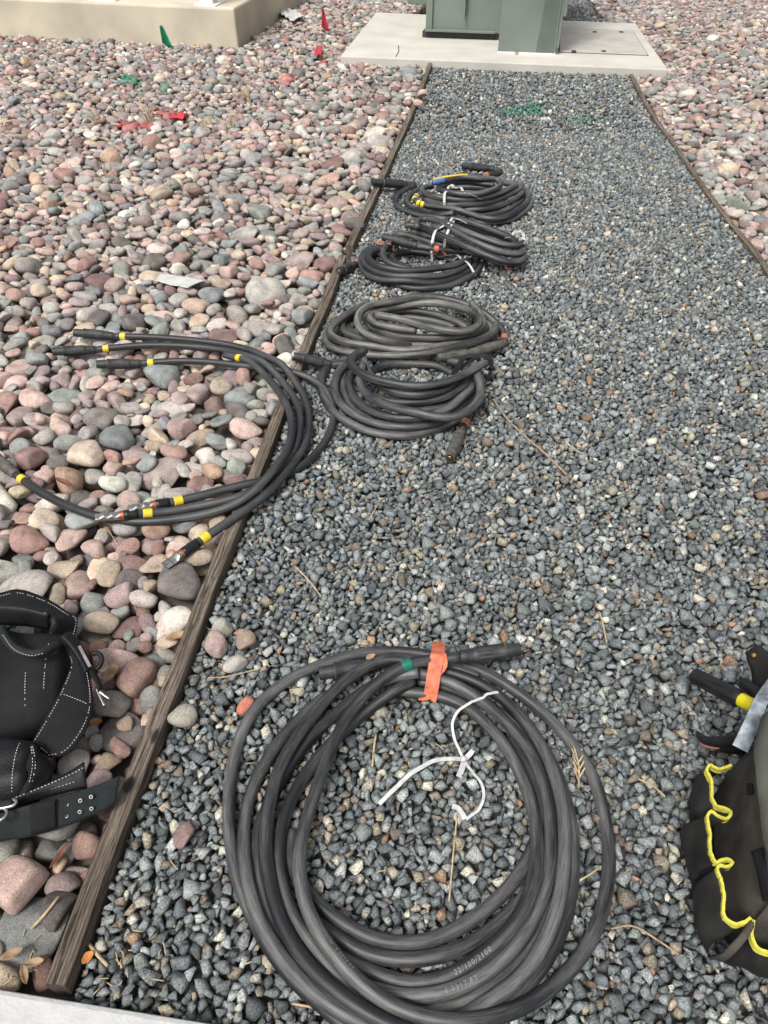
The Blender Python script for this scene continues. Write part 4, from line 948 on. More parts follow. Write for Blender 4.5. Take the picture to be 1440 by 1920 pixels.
E_ = [ZD([(515, 130, 4.2), (600, 140, 4.2), (720, 182, 4.2), (850, 245, 4.1), (1000, 300, 3.8), (1150, 365, 3.0), (1250, 405, 2.2), (1330, 380, 1.8), (1340, 320, 1.6), (1290, 280, 1.4)]),
      ZD([(600, 150, 5), (582, 112, 5.1), (625, 90, 5.1), (700, 110, 5), (830, 170, 4.8), (1000, 245, 4.3), (1150, 315, 3.5), (1270, 350, 2.8), (1345, 330, 2.4), (1330, 280, 2.2)]),
      ZD([(760, 170, 4.6), (690, 110, 4.9), (710, 88, 5), (780, 102, 5), (900, 155, 4.9), (1050, 215, 4.4), (1200, 272, 3.7), (1300, 312, 3), (1330, 290, 2.8)]),
      ZD([(800, 130, 4.2), (775, 98, 4.2), (840, 84, 4.2), (950, 108, 4), (1080, 150, 3.7), (1200, 198, 3.2), (1290, 240, 2.8), (1315, 275, 2.6), (1260, 285, 2.6)]),
      ZD([(900, 140, 2.8), (1000, 160, 2.7), (1100, 182, 2.5), (1220, 228, 2.2), (1290, 270, 1.8)]),
      ZD([(420, 240, 3.0), (388, 210, 3.0), (450, 188, 3.1), (560, 200, 3.2), (700, 230, 3.2), (850, 265, 2.9), (1000, 325, 2.2), (1120, 385, 1.4), (1230, 412, 0.8), (1320, 390, 0.4)]),
      ZD([(600, 278, 2.8), (720, 290, 2.6), (860, 305, 2.2), (1000, 350, 1.5), (1130, 400, 0.6), (1230, 418, 0.1), (1310, 400, 0)]),
      ZD([(560, 165, 3.6), (650, 195, 3.5), (760, 228, 3.4), (900, 290, 3.0)]),
      ZD([(950, 330, 0.6), (1080, 370, 0.2), (1200, 400, 0)])]
F_ = [ZF([(370, 232, 0.2), (330, 240, 0.2), (265, 275, 0.1), (205, 325, 0), (187, 385, 0), (230, 440, 0), (340, 490, 0), (480, 520, 0), (640, 545, 0), (800, 562, 0)]),
      ZF([(450, 240, 0.8), (385, 265, 0.7), (310, 300, 0.6), (277, 352, 0.5), (310, 410, 0.4), (420, 460, 0.4), (560, 485, 0.4), (700, 510, 0.4)]),
      ZF([(420, 290, 2.8), (360, 310, 2.8), (345, 335, 2.8), (370, 368, 2.8), (440, 388, 2.6), (600, 412, 2), (750, 445, 1.4), (900, 490, 1.3), (1050, 518, 1.2), (1200, 490, 1.1), (1310, 420, 1), (1360, 345, 1), (1340, 285, 1)]),
      ZF([(1060, 220, 3.2), (960, 196, 3.4), (850, 186, 3.5), (700, 190, 3.6), (580, 205, 3.7), (540, 238, 3.7), (640, 275, 3.7), (800, 300, 3.6), (950, 295, 3.6), (1080, 252, 3.6), (1130, 212, 3.5), (1085, 175, 3.4), (950, 148, 4.4), (800, 146, 4.4), (640, 166, 4.4), (520, 196, 4)]),
      ZF([(520, 215, 2.6), (430, 232, 2.6), (412, 270, 2.6), (480, 310, 2.6), (620, 338, 2.6), (800, 345, 2.6), (960, 335, 2.6), (1100, 295, 2.6), (1220, 232, 2.6), (1280, 225, 2.4), (1240, 205, 2.2), (1140, 200, 2)]),
      ZF([(440, 320, 2), (520, 365, 2), (700, 392, 2), (870, 388, 2), (1020, 358, 2), (1180, 295, 2), (1290, 240, 2), (1300, 215, 1.8)]),
      ZF([(760, 430, 1.2), (900, 440, 1.3), (1050, 420, 1.4), (1200, 362, 1.5), (1300, 290, 1.5)]),
      ZF([(700, 520, 0.3), (900, 565, 0), (1050, 575, 0), (1200, 550, 0), (1310, 480, 0), (1370, 400, 0), (1362, 330, 0), (1310, 260, 0), (1230, 220, 0)]),
      ZF([(880, 470, 0.6), (1030, 470, 0.6), (1180, 430, 0.6), (1290, 360, 0.7), (1320, 300, 0.7)]),
      ZF([(620, 240, 1.8), (750, 225, 2), (900, 235, 2), (1030, 250, 1.8)]),
      ZF([(1055, 98, 0), (1110, 108, 0), (1138, 128, 0), (1110, 146, 0), (1000, 148, 0), (900, 155, 0.3), (800, 170, 0.8)])]
nd = len(D_)
DE = relax([trace(s, RB) for s in D_ + E_], RB, iters=90)
Dw, Ew = DE[:nd], DE[nd:]; Fw = relax([trace(s, RF) for s in F_], RF, iters=90)
cD = thing('cable_coil', 'clean black cable coil with white ties, a brass tipped plug by the timber board', 'cable coil', cpt(790, 505) * (1, 1, 0), 'cable coils along the gravel path')
tube(Dw, RB, 'cable', M['cable_clean'], cD, 10)
p0 = Dw[-1][0]; p1 = cpt(634, 521, 0.1, 0.016); connector(p0, p0 + (p1 - p0) / np.linalg.norm(p1 - p0) * 0.140, cD, 'connector', 1.05, True, 'plug with brass contact beside the timber')
sleeve(Dw[-1], 2, 0.03, M['faded_tape'], cD, R=RB + 0.001)
allDE = np.vstack(DE)
for pth in ([(805, 489), (815, 482), (830, 479), (853, 480), (868, 486), (880, 497), (888, 510), (890, 517)], [(850, 487), (872, 484), (898, 482), (905, 492), (906, 508)], [(832, 490), (845, 479), (856, 471)]):
    strip(drape(pth, np.vstack(Dw), 0.003, 0.006, 5), 0.010, 0.0014, 'tie_ribbon', M['ribbon'], cD)
strip(drape([(703, 452), (712, 458), (722, 453), (732, 458), (740, 474)], np.vstack(Dw), 0.004, 0.006, 2), 0.016, 0.0012, 'tape_wrap', M['faded_tape'], cD)
cE = thing('cable_coil', 'flattened bundle of black cable lying slantwise on another coil, tied with white ribbon', 'cable coil', cpt(860, 470) * (1, 1, 0), 'cable coils along the gravel path')
tube(Ew, RB, 'cable', M['cable'], cE, 10)
p, q = ext(Ew[6], 0, 0.15, 0.0); q2 = np.array(G(717, 444, q[2])); connector(p, p + (q2 - p) / np.linalg.norm(q2 - p) * 0.165, cE, 'connector', 1.12)
sleeve(Ew[6], nearest_i(Ew[6], 814, 457), 0.024, M['orange_tape'], cE, R=RB + 0.001)
for pth in ([(810, 490), (809, 470), (811, 450), (818, 432), (835, 420), (851, 413), (866, 413), (876, 419)], [(833, 464), (836, 445), (842, 428), (851, 413)], [(948, 446), (962, 440), (975, 436), (981, 446), (984, 462)]):
    strip(drape(pth, allDE, 0.003, 0.006, 5), 0.011, 0.0014, 'tie_ribbon', M['ribbon'], cE)
strip(drape([(828, 470), (833, 474), (836, 478)], allDE, 0.004, 0.006, 1), 0.014, 0.0014, 'tape_tail', M['faded_tape'], cE)
strip(drape([(947, 497), (951, 503), (953, 507)], allDE, 0.004, 0.006, 1), 0.035, 0.0014, 'tape_tail', M['faded_tape'], cE)
cF = thing('cable_coil', 'farthest black cable coil with yellow banded end and plugs, tied with white ribbon', 'cable coil', cpt(870, 380) * (1, 1, 0), 'cable coils along the gravel path')
tube(Fw, RF, 'cable', M['cable'], cF, 10)
p0 = Fw[0][0]; p1 = cpt(713, 353, 0.3, 0.018); connector(p0, p0 + (p1 - p0) / np.linalg.norm(p1 - p0) * 0.26, cF, 'connector', 1.2)
p0 = Fw[-1][0]; p1 = cpt(887, 313, 0.3, 0.018); connector(p0, p0 + (p1 - p0) / np.linalg.norm(p1 - p0) * 0.19, cF, 'connector', 1.15)
sleeve(Fw[-1], 1, 0.03, M['yellow_tape'], cF); sleeve(Fw[-1], nearest_i(Fw[-1], 914, 326), 0.04, M['faded_tape'], cF, R=RF + 0.001)
s2 = Fw[2]
for (u, v) in ((775, 362), (778, 373), (785, 377), (792, 379)): sleeve(s2, nearest_i(s2, u, v), 0.017, M['yellow_tape'], cF, R=RF + 0.001)
sleeve(s2, nearest_i(s2, 775, 367), 0.014, M['blue_tape'], cF, R=RF + 0.001)
top = Fw[3]; i1 = nearest_i(top[len(top) // 2:], 878, 330) + len(top) // 2
yq = catmull(top[i1:i1 + 20], 0.006) + np.array([0, 0.004, RF - 0.001]); strip(yq, 0.017, 0.002, 'yellow_sleeve', M['yellow_tape'], cF); sleeve(top, min(len(top) - 6, i1 + 22), 0.08, M['blue_tape'], cF, R=RF + 0.001)
for pth in ([(833, 389), (833, 375), (834, 362), (840, 354), (847, 350)], [(847, 351), (862, 356), (880, 362), (893, 368), (900, 374)]):
    strip(drape(pth, np.vstack(Fw), 0.004, 0.006, 5), 0.012, 0.0014, 'tie_ribbon', M['ribbon'], cF)
kq = drape([(843, 352), (847, 350), (850, 353)], np.vstack(Fw), 0.008)[2]
lathe(kq + (-0.012, 0, 0), kq + (0.014, 0.004, 0.006), [(0, 0.006), (0.3, 0.012), (0.7, 0.011), (1, 0.004)], 'knot', M['ribbon'], cF, 10)
lettering('22/100/2100', Aw[2], 889, 1812, 0.011, cA, -1, 0.15)
lettering('4 0317 FT', Aw[4], 862, 1854, 0.011, cA, -1, 0.1)
lettering('22/100/2100  4 0317 FT', Aw[0], 612, 1775, 0.008, cA, 1, -0.5)

# ---- loose leads with plugs and crimped lugs lying on the rocks
ZG = lambda p: zoomed(0, 560, 2.182, p)
LEAD = {'plug_back': (ZG([(462, 136, 0.6), (600, 146, 0.3), (750, 156, 0.3), (900, 172, 0.3), (1010, 192, 0.4), (1100, 228, 0.6), (1185, 290, 0.8), (1235, 360, 0.8), (1262, 450, 0.8), (1265, 535, 0.8), (1240, 605, 0.9), (1190, 675, 1.1), (1130, 745, 1.3), (1050, 805, 1.2), (960, 865, 0.8), (900, 912, 0.5), (850, 958, 0.4), (800, 992, 0.3), (745, 1030, 0.3)])),
        'plug_mid': (ZG([(388, 191, 0.6), (560, 183, 0.2), (700, 183, 0.2), (850, 190, 0.3), (960, 205, 0.8), (1060, 240, 1.0), (1140, 300, 1.1), (1198, 370, 1.1), (1228, 450, 1.1), (1228, 530, 1.1), (1200, 610, 1.2), (1150, 680, 1.3), (1075, 745, 1.0), (980, 795, 0.6), (880, 825, 0.3), (760, 850, 0.3), (640, 868, 0.5), (505, 884, 0.9)])),
        'plug_front': (ZG([(572, 250, 0.5), (720, 248, 0.1), (850, 255, 0), (1000, 272, 0), (1100, 281, 0), (1200, 295, 0), (1290, 332, 0), (1348, 390, 0), (1370, 460, 0), (1352, 550, 0), (1305, 620, 0), (1235, 685, 0), (1150, 735, 0), (1070, 740, 0.2), (980, 748, 0.4), (880, 770, 0.6), (760, 805, 0.8), (635, 838, 1.0)])),
        'plug_edge': (ZG([(62, 712, 0.2), (150, 780, 0), (280, 850, 0), (400, 890, 0), (540, 912, 0), (680, 905, 0), (820, 880, 0.2), (940, 830, 0.8), (1050, 762, 1.6), (1140, 682, 1.8), (1188, 585, 1.6), (1195, 490, 1.4), (1170, 400, 1.2), (1110, 322, 1), (1040, 267, 0.6), (970, 237, 0.2), (925, 222, 0)]))}
zone = rb.H[(rb.X > -1.2) & (rb.X < 0.0) & (rb.Y > 1.0) & (rb.Y < 2.2)]; zrock = float(np.quantile(zone[zone < 5], 0.93))
floor_plain = floor_z
def floor_z(x, y, rad=0.0, q=0.9):                            # stiff leads bridge from crest to crest of the rocks
    xl = float(lineX(TL, y)); a = x - xl
    if a < -0.03: return max(zrock, ZT * max(0.0, 1 + (a + 0.03) / 0.12))
    if a < 0.03: return ZT + 0.003
    g = floor_plain(x, y, 0.03, 0.8); return max(g, ZT - (a - 0.03) * 0.55)
Gw = dict(zip(LEAD, relax([trace(s) for s in LEAD.values()], iters=120, fs=30, post=14)))
floor_z = floor_plain
labs = {'plug_back': 'black lead whose plug lies farthest back, its flat lug beside the timber board',
        'plug_mid': 'black lead with the leftmost of three plugs, its crimped lug lying lowest of the pair',
        'plug_front': 'black lead with the nearest of three plugs, looping widest over the gravel',
        'plug_edge': 'black lead with its plug at the left picture edge sweeping under the crimped lugs'}
def flat_lug(p0, d, L, parent, flat):
    d = d / np.linalg.norm(d)
    lathe(p0 - d * 0.006, p0 + d * 0.012, [(0, 0.0125), (0.7, 0.0125), (1, 0.011)], 'copper_collar', simple('copper', (0.35, 0.14, 0.07, 1), 0.45, 0.8) if 'copper' not in bpy.data.materials else bpy.data.materials['copper'], parent, 16)
    T = d; S = np.cross(T, [0, 0, 1.0]); S /= np.linalg.norm(S); U = np.cross(S, T); V, Fs = [], []
    st_ = np.linspace(0, 1, 19)
    for t in st_:
        if flat: w, h = 0.0125 + 0.002 * min(1, t * 3), 0.011 - 0.0075 * min(1, max(0, (t - 0.15) * 5))
        else: cr_ = 0.5 + 0.5 * math.cos(t * 2 * math.pi * 3); w, h = 0.0105 + 0.002 * (1 - cr_), 0.0105 - 0.0040 * (1 - cr_)
        if not flat and t > 0.8: h *= 1 - (t - 0.8) * 3.2; w *= 1.0 + (t - 0.8)
        for j in range(16):
            a = 2 * math.pi * j / 16; V.append(tuple(p0 + T * (0.008 + t * L) + S * (w * math.copysign(abs(math.cos(a)) ** 0.7, math.cos(a))) + U * (h * math.copysign(abs(math.sin(a)) ** 0.7, math.sin(a)))))
    for i in range(18):
        for j in range(16): Fs.append((i * 16 + j, i * 16 + (j + 1) % 16, (i + 1) * 16 + (j + 1) % 16, (i + 1) * 16 + j))
    Fs += [tuple(range(16))[::-1], tuple(18 * 16 + j for j in range(16))]
    me = bpy.data.meshes.new('lug'); me.from_pydata(V, [], Fs); me.update(); me.polygons.foreach_set('use_smooth', np.ones(len(me.polygons), bool)); me.set_sharp_from_angle(angle=math.radians(40))
    o = link('lug', me, M['lug'], parent)
    if flat:
        c = p0 + T * (0.008 + L * 0.62); strip([c - S * 0.014 + U * 0.0038, c + S * 0.014 + U * 0.0038], 0.0016, 0.0006, 'fold_line', M['dark_steel'], o)
for key, s in Gw.items():
    t = thing('cable_lead', labs[key], 'cable', s[0] * (1, 1, 0), 'loose leads on the rocks')
    tube([s], RC, 'cable', M['cable_clean'], t, 14)
    if key == 'plug_edge':
        p, q = ext(s, 0, 0.14, 0.01); connector(p, q, t, 'connector_dusty', 1.0); sleeve(s, 2, 0.022, M['yellow_tape'], t); sleeve(s, len(s) - 8, 0.022, M['yellow_tape'], t)
    else:
        p, q = ext(s, 0, 0.145, 0.0); q[2] = p[2] + 0.012; connector(p, q, t, 'connector', 1.0); sleeve(s, 2, 0.022, M['yellow_tape'], t)
        u, v = {'plug_back': (392, 1000), 'plug_mid': (287, 960), 'plug_front': (342, 932)}[key]
        sleeve(s, nearest_i(s, u, v), 0.026, M['yellow_tape'], t)
        i = nearest_i(s, u, v); tube([catmull(s[i + 3:], 0.01)], RC + 0.0016, 'heat_shrink', M['black_tape'], t, 14)
        p, q = ext(s, 1, 0.05); flat_lug(p, q - p, {'plug_back': 0.048, 'plug_mid': 0.062, 'plug_front': 0.062}[key], t, key == 'plug_back')

# ------------------------------------------------------------------ soft goods: sheets lofted between two edges
def edge(pts, m):
    P = np.array([tuple(G(u, v, z)) for u, v, z in pts]); Q = catmull(P, 0.004)
    t = np.linspace(0, len(Q) - 1, m); i = np.clip(t.astype(int), 0, len(Q) - 2); f = (t - i)[:, None]
    return Q[i] * (1 - f) + Q[i + 1] * f
def loft(A, B, name, mat, parent, m=36, n=14, bulge=0.0, pw=2.0, thick=0.004, wrinkle=0.0, skirt=None, seed=0, label=None, px=True):
    A = edge(A, m) if px else np.asarray(A); B = edge(B, m) if px else np.asarray(B); m = len(A); r = np.random.default_rng(seed)
    t = np.linspace(0, 1, n)
    g = A[:, None] * (1 - t)[None, :, None] + B[:, None] * t[None, :, None]
    g[:, :, 2] += bulge * (1 - np.abs(2 * t - 1) ** pw)[None, :]
    if wrinkle:
        s = np.linspace(0, 1, m)[:, None]
        w = sum(r.normal(0, 1) * np.sin((r.normal(0, 9) * s + r.normal(0, 7) * t[None]) + r.uniform(0, 6.28)) for _ in range(7)) / 3
        g[:, :, 2] += wrinkle * w; g[:, :, 0] += 0.4 * wrinkle * w
    grid = g.copy()
    if skirt is not None:
        def drop(row, other):
            d = row - other; d[:, 2] = 0; d /= np.linalg.norm(d, axis=1)[:, None] + 1e-9; q = row + d * 0.006
            q2 = q.copy(); q2[:, 2] = skirt; q = q.copy(); q[:, 2] -= 0.012; return q, q2
        a1, a2 = drop(g[:, 0], g[:, 1]); b1, b2 = drop(g[:, -1], g[:, -2])
        g = np.concatenate([a2[:, None], a1[:, None], g, b1[:, None], b2[:, None]], 1)
        c1, c2 = drop(g[-1], g[-2]); c2[:, 2] = np.minimum(c2[:, 2], g[-1, :, 2]); g = np.concatenate([g, c1[None], c2[None]], 0)
    M_, N_ = g.shape[:2]; V = g.reshape(-1, 3)
    Fs = np.array([(i * N_ + j, i * N_ + j + 1, (i + 1) * N_ + j + 1, (i + 1) * N_ + j) for i in range(M_ - 1) for j in range(N_ - 1)])
    me = mesh_np(name, V, Fs, True); o = link(name, me, mat, parent)
    md = o.modifiers.new('thickness', 'SOLIDIFY'); md.thickness = thick; md.offset = 0
    if label: o['label'] = label
    return o, grid
def stitches(P, parent, name='stitching', mat='stitch', lift=0.0035, dash=0.0042, gap=0.0030, w=0.0010):
    """row of thread dashes along a line of points lying on a sheet"""
    P = catmull(P, 0.0015); T, S, U = frames(P); b = MB(); k = max(2, int(dash / 0.0015)); st_ = k + max(1, int(gap / 0.0015))
    rj = np.random.default_rng(len(P))
    for i in range(0, len(P) - k, st_):
        if rj.random() < 0.08: continue
        S[i] = S[i] * rj.uniform(0.6, 1.1)
        c = [P[i] - S[i] * w / 2, P[i] + S[i] * w / 2, P[i + k] + S[i + k] * w / 2, P[i + k] - S[i + k] * w / 2]
        up = np.array([0, 0, 1.0]); b.prism([c_ + up * (lift - 0.001) for c_ in c], [c_ + up * lift for c_ in c])
    o = b.build(name, M[mat], parent); o['kind'] = 'stuff'; return o

# ---- black tool belt with pouches, on the rocks at the left edge
tb = thing('tool_belt', 'black leather tool belt with pouches and white stitching lying on the river rocks', 'tool belt', G(60, 1350, 0.0) * 1.0)
bo_, g1 = loft([(-190, 1172, .13), (-60, 1174, .13), (30, 1182, .13), (120, 1196, .12)], [(-190, 1392, .07), (-60, 1378, .075), (30, 1364, .075), (104, 1340, .075)], 'main_pouch', M['suede'], tb, 44, 18, 0.022, 2.5, 0.004, 0.006, 0.02, 1)
stitches(g1[-4, 3:14], bo_); stitches(g1[-9, 9:16], bo_)
fl, g2 = loft([(-190, 1152, .150), (-60, 1142, .155), (0, 1139, .16), (50, 1143, .16), (104, 1158, .15)], [(-190, 1178, .13), (-60, 1174, .13), (0, 1171, .13), (50, 1174, .13), (92, 1180, .13)], 'rolled_flap', M['leather'], tb, 40, 12, 0.026, 2.0, 0.004, 0.001, None, 2)
stitches(g2[-2, 1:11], fl)
bk, g3 = loft([(-190, 1140, .10), (-60, 1122, .115), (0, 1112, .12), (35, 1106, .12), (80, 1119, .115), (130, 1150, .10)], [(-190, 1156, .14), (-60, 1146, .145), (0, 1140, .15), (35, 1140, .15), (70, 1146, .15), (106, 1158, .145)], 'back_flap', M['leather'], tb, 44, 8, -0.012, 2.0, 0.004, 0.001, None, 3)
stitches(g3[4:, 1], bk)
gu, g4_ = loft([(94, 1151, .165), (103, 1160, .16), (104, 1170, .15), (92, 1182, .135)], [(130, 1148, .12), (145, 1158, .11), (143, 1180, .10), (136, 1204, .09)], 'gusset', M['suede'], tb, 20, 10, -0.018, 2.0, 0.004, 0.001, None, 4)
stitches(g4_[3:, 8], gu)
wg, g5 = loft([(112, 1192, .135), (128, 1225, .115), (133, 1252, .105), (112, 1300, .098), (84, 1352, .09), (58, 1398, .08)], [(140, 1200, .11), (158, 1240, .10), (172, 1290, .09), (174, 1330, .085), (160, 1372, .08), (128, 1412, .075), (92, 1420, .072)], 'side_flap', M['suede'], tb, 48, 14, 0.006, 2.0, 0.005, 0.002, None, 5)
stitches(g5[10:, 1], wg); stitches(g5[4:, 12], wg); stitches(g5[26, 2:12], wg); stitches(g5[-2, 2:12], wg)
loft([(114, 1194, .140), (132, 1214, .13), (148, 1238, .118), (160, 1262, .110)], [(132, 1186, .130), (150, 1206, .12), (164, 1232, .108), (172, 1258, .100)], 'side_strap', M['leather'], tb, 20, 6, 0.004, 2, 0.005, 0, None, 6)
tube([catmull([np.array(G(4, 1178, .150)), np.array(G(10, 1196, .165)), np.array(G(30, 1217, .172)), np.array(G(58, 1226, .172)), np.array(G(85, 1221, .165)), np.array(G(108, 1209, .145))], 0.006)], 0.0085, 'carry_handle', M['webbing'], tb, 12)
hp = catmull([np.array(G(8, 1190, .170)), np.array(G(28, 1216, .178)), np.array(G(58, 1228, .178)), np.array(G(84, 1224, .172))], 0.004); stitches(hp + (0, -0.004, 0), tb, lift=0.004)
lo1, g6 = loft([(-150, 1392, .105), (0, 1388, .115), (56, 1391, .115)], [(-150, 1508, .085), (0, 1500, .095), (38, 1496, .095)], 'small_pouch', M['leather'], tb, 30, 14, 0.018, 2.4, 0.004, 0.005, 0.02, 7)
stitches(g6[-3, 1:13], lo1)
lo2, g7 = loft([(56, 1392, .118), (48, 1440, .112), (38, 1496, .098)], [(72, 1408, .09), (98, 1438, .08), (90, 1476, .08)], 'pouch_side', M['suede'], tb, 20, 10, 0.010, 2.0, 0.005, 0.002, None, 8)
stitches(g7[2:18, 3], lo2); stitches(g7[2:18, 4], lo2)
sp_, g8 = loft([(-40, 1524, .105), (20, 1500, .105), (80, 1474, .10), (130, 1448, .10), (158, 1429, .105)], [(-40, 1536, .09), (20, 1514, .09), (80, 1496, .085), (130, 1484, .085), (164, 1478, .08)], 'strap_end', M['leather'], tb, 36, 8, 0.006, 2.0, 0.005, 0.0, None, 9)
stitches(g8[4:, 2], sp_); stitches(g8[20:34, 5], sp_)
be, g9 = loft([(-150, 1566, .10), (0, 1525, .10), (60, 1508, .10), (110, 1495, .098), (165, 1478, .09), (226, 1454, .075)], [(-150, 1618, .055), (0, 1577, .055), (60, 1567, .055), (130, 1546, .055), (190, 1521, .055), (217, 1505, .055)], 'belt', M['webbing'], tb, 60, 10, 0.003, 2.0, 0.006, 0.0006, None, 10, 'wide grey black belt with two rows of eyelets')
loft([(57, 1511, .105), (80, 1505, .105), (104, 1499, .104)], [(59, 1564, .062), (82, 1559, .062), (106, 1551, .062)], 'stitched_patch', M['suede'], be, 12, 8, 0.003, 2, 0.005, 0, None, 11)
for (u, v) in ((127, 1507), (152, 1500), (172, 1493), (126, 1529), (151, 1521), (173, 1515)):
    c = np.array(G(u, v, .084 - (v - 1505 + (u - 127) * 0.3) * 0.0007)); nrm = np.array([0.1, -0.62, 0.78])
    e = lathe(c - nrm * 0.004, c + nrm * 0.0055, [(0, 0.0042), (0.8, 0.0042), (1, 0.0032)], 'eyelet', M['chrome'], be, 14)
    lathe(c + nrm * 0.004, c + nrm * 0.0062, [(0, 0.0024), (1, 0.0024)], 'eyelet_hole', M['black_tape'], e, 10)
gp = lambda u, v, z: np.array(G(u, v, z))
tube([catmull([gp(-30, 1521, .118), gp(0, 1516, .118), gp(22, 1511, .118), gp(30, 1506, .118), (gp(29, 1501, .118)), gp(22, 1500, .118)], 0.004)], 0.0033, 'snap_hook', M['chrome'], tb, 10)
tube([np.array([gp(-2, 1527, .117) + np.array([0.013 * math.cos(a), 0.011 * math.sin(a), 0]) for a in np.linspace(-2.2, 2.6, 24)])], 0.003, 'hook_ring', M['chrome'], tb, 10)
loft([(-60, 1512, .12), (22, 1500, .12)], [(-60, 1524, .118), (24, 1511, .118)], 'hook_strap', M['webbing'], tb, 12, 5, 0.003, 2, 0.005)
strip([gp(149, 1212, .125), gp(158, 1230, .12), gp(169, 1251, .112)], 0.006, 0.003, 'buckle_bar', M['chrome'], tb)
tube([np.array([gp(178, 1240, .10) + np.array([0.014 * math.cos(a), 0.017 * math.sin(a), 0.006 * math.sin(a)]) for a in np.linspace(-2.6, 2.2, 26)])], 0.005, 'keeper_loop', M['leather'], tb, 8)
tube([catmull([gp(180, 1290, .085), gp(188, 1308, .08), gp(196, 1324, .075)], 0.004), catmull([gp(186, 1296, .085), gp(196, 1304, .08), gp(206, 1311, .075)], 0.004)], 0.0030, 'carabiner', M['chrome'], tb, 10)
loft([(166, 1258, .105), (176, 1275, .095), (186, 1296, .085)], [(176, 1254, .10), (185, 1272, .09), (192, 1292, .08)], 'hanger_strap', M['suede'], tb, 10, 4, 0.002, 2, 0.004)

# ---- black canvas tool bag with yellow trim at the right edge
bag = thing('tool_bag', 'black canvas tool bag with yellow trimmed pockets on the gravel at the right edge', 'tool bag', G(1400, 1650, 0.0))
lip1 = [(1371, 1436), (1350, 1443), (1338, 1439), (1331, 1435), (1325, 1445), (1331, 1458), (1334, 1470), (1334, 1494), (1338, 1504), (1343, 1512), (1357, 1516), (1370, 1524), (1361, 1536), (1345, 1531), (1333, 1522), (1326, 1532), (1328, 1550), (1331, 1564), (1330, 1580), (1333, 1602), (1341, 1618), (1352, 1614), (1362, 1611),
        (1373, 1618), (1364, 1626), (1350, 1624), (1344, 1630), (1348, 1642), (1352, 1653), (1357, 1681), (1355, 1709), (1362, 1725), (1372, 1731), (1384, 1734), (1398, 1728), (1406, 1722)]
zl = lambda v: 0.135
L1 = catmull(np.array([tuple(G(u, v, 0.135)) for u, v in lip1]), 0.004)
base_px = [(1358, 1438), (1325, 1462), (1302, 1495), (1292, 1540), (1291, 1600), (1296, 1660), (1303, 1715), (1314, 1765), (1330, 1796)]
bv = [p[1] for p in base_px]; bu = [p[0] for p in base_px]
q = PX(L1); fr = np.clip((q[:, 1] - 1435) / (1734 - 1435), 0, 1); fr = np.maximum.accumulate(fr * 0.55 + np.linspace(0, 1, len(fr)) * 0.45)
vb = 1438 + fr * (1796 - 1438); ub = np.interp(vb, bv, bu)
Bq = np.array([tuple(G(u, v, 0.012)) for u, v in zip(ub, vb)])
n = 12; tt = np.linspace(0, 1, n)
grid = Bq[:, None] * (1 - tt)[None, :, None] + L1[:, None] * tt[None, :, None]
out = np.array([-0.95, -0.2, 0.0]); grid += (0.020 * np.sin(np.pi * tt) ** 1.0)[None, :, None] * out
rw = np.random.default_rng(6); ss = np.linspace(0, 1, len(L1))[:, None]
grid[:, :, 0] += 0.0035 * sum(np.sin(rw.normal(0, 22) * ss + rw.normal(0, 6) * tt[None] + rw.uniform(0, 6)) for _ in range(5)) * np.sin(np.pi * tt)[None]
m_, n_ = grid.shape[:2]; Fs = np.array([(i * n_ + j, (i + 1) * n_ + j, (i + 1) * n_ + j + 1, i * n_ + j + 1) for i in range(m_ - 1) for j in range(n_ - 1)])
po = link('pocket_row', mesh_np('pocket_row', grid.reshape(-1, 3), Fs, True), M['canvas'], bag); md = po.modifiers.new('thickness', 'SOLIDIFY'); md.thickness = 0.003
def trim(L, parent):
    rt_ = np.random.default_rng(5); P = L + np.array([0, 0, 0.001]) + rt_.normal(0, 0.00025, L.shape)
    return strip(P - np.array([0, 0, 0.010]), 0.0046, 0.0125, 'yellow_trim', M['yellow_trim'], parent)
trim(L1, po)
lip2 = [(1412, 1726), (1409, 1747), (1411, 1762), (1418, 1776), (1429, 1783), (1445, 1787), (1500, 1790), (1580, 1800)]
L2 = catmull(np.array([tuple(G(u, v, 0.125)) for u, v in lip2]), 0.004); b2 = edge([(1330, 1796, .012), (1352, 1803, .012), (1380, 1812, .012), (1410, 1824, .012), (1440, 1838, .012), (1500, 1858, .012), (1580, 1888, .012)], len(L2))
g2b = b2[:, None] * (1 - tt)[None, :, None] + L2[:, None] * tt[None, :, None]; g2b[:, :, 1] -= 0.014 * np.sin(np.pi * tt)[None]
g2b[:, :, 1] += 0.002 * np.sin(np.linspace(0, 1, len(L2))[:, None] * 31 + tt[None] * 4)
m_, n_ = g2b.shape[:2]; Fs = np.array([(i * n_ + j, (i + 1) * n_ + j, (i + 1) * n_ + j + 1, i * n_ + j + 1) for i in range(m_ - 1) for j in range(n_ - 1)])
po2 = link('end_pocket', mesh_np('end_pocket', g2b.reshape(-1, 3), Fs, True), M['canvas'], bag); md = po2.modifiers.new('thickness', 'SOLIDIFY'); md.thickness = 0.003
trim(L2, po2)
loft([(1330, 1797, .014), (1350, 1790, .06), (1385, 1757, .11), (1408, 1728, .14)], [(1352, 1801, .014), (1366, 1795, .06), (1394, 1766, .11), (1412, 1735, .14)], 'corner_seam', M['canvas_dusty'], bag, 24, 6, 0.006, 2, 0.005)
wall = [G(1402, 1385, .135), G(1376, 1432, .135), G(1372, 1480, .135), G(1372, 1524, .135), G(1374, 1570, .135), G(1375, 1618, .135), G(1384, 1670, .135), G(1410, 1724, .135)]
wl = [Vector((p.x + 0.003, p.y, 0)) for p in wall]
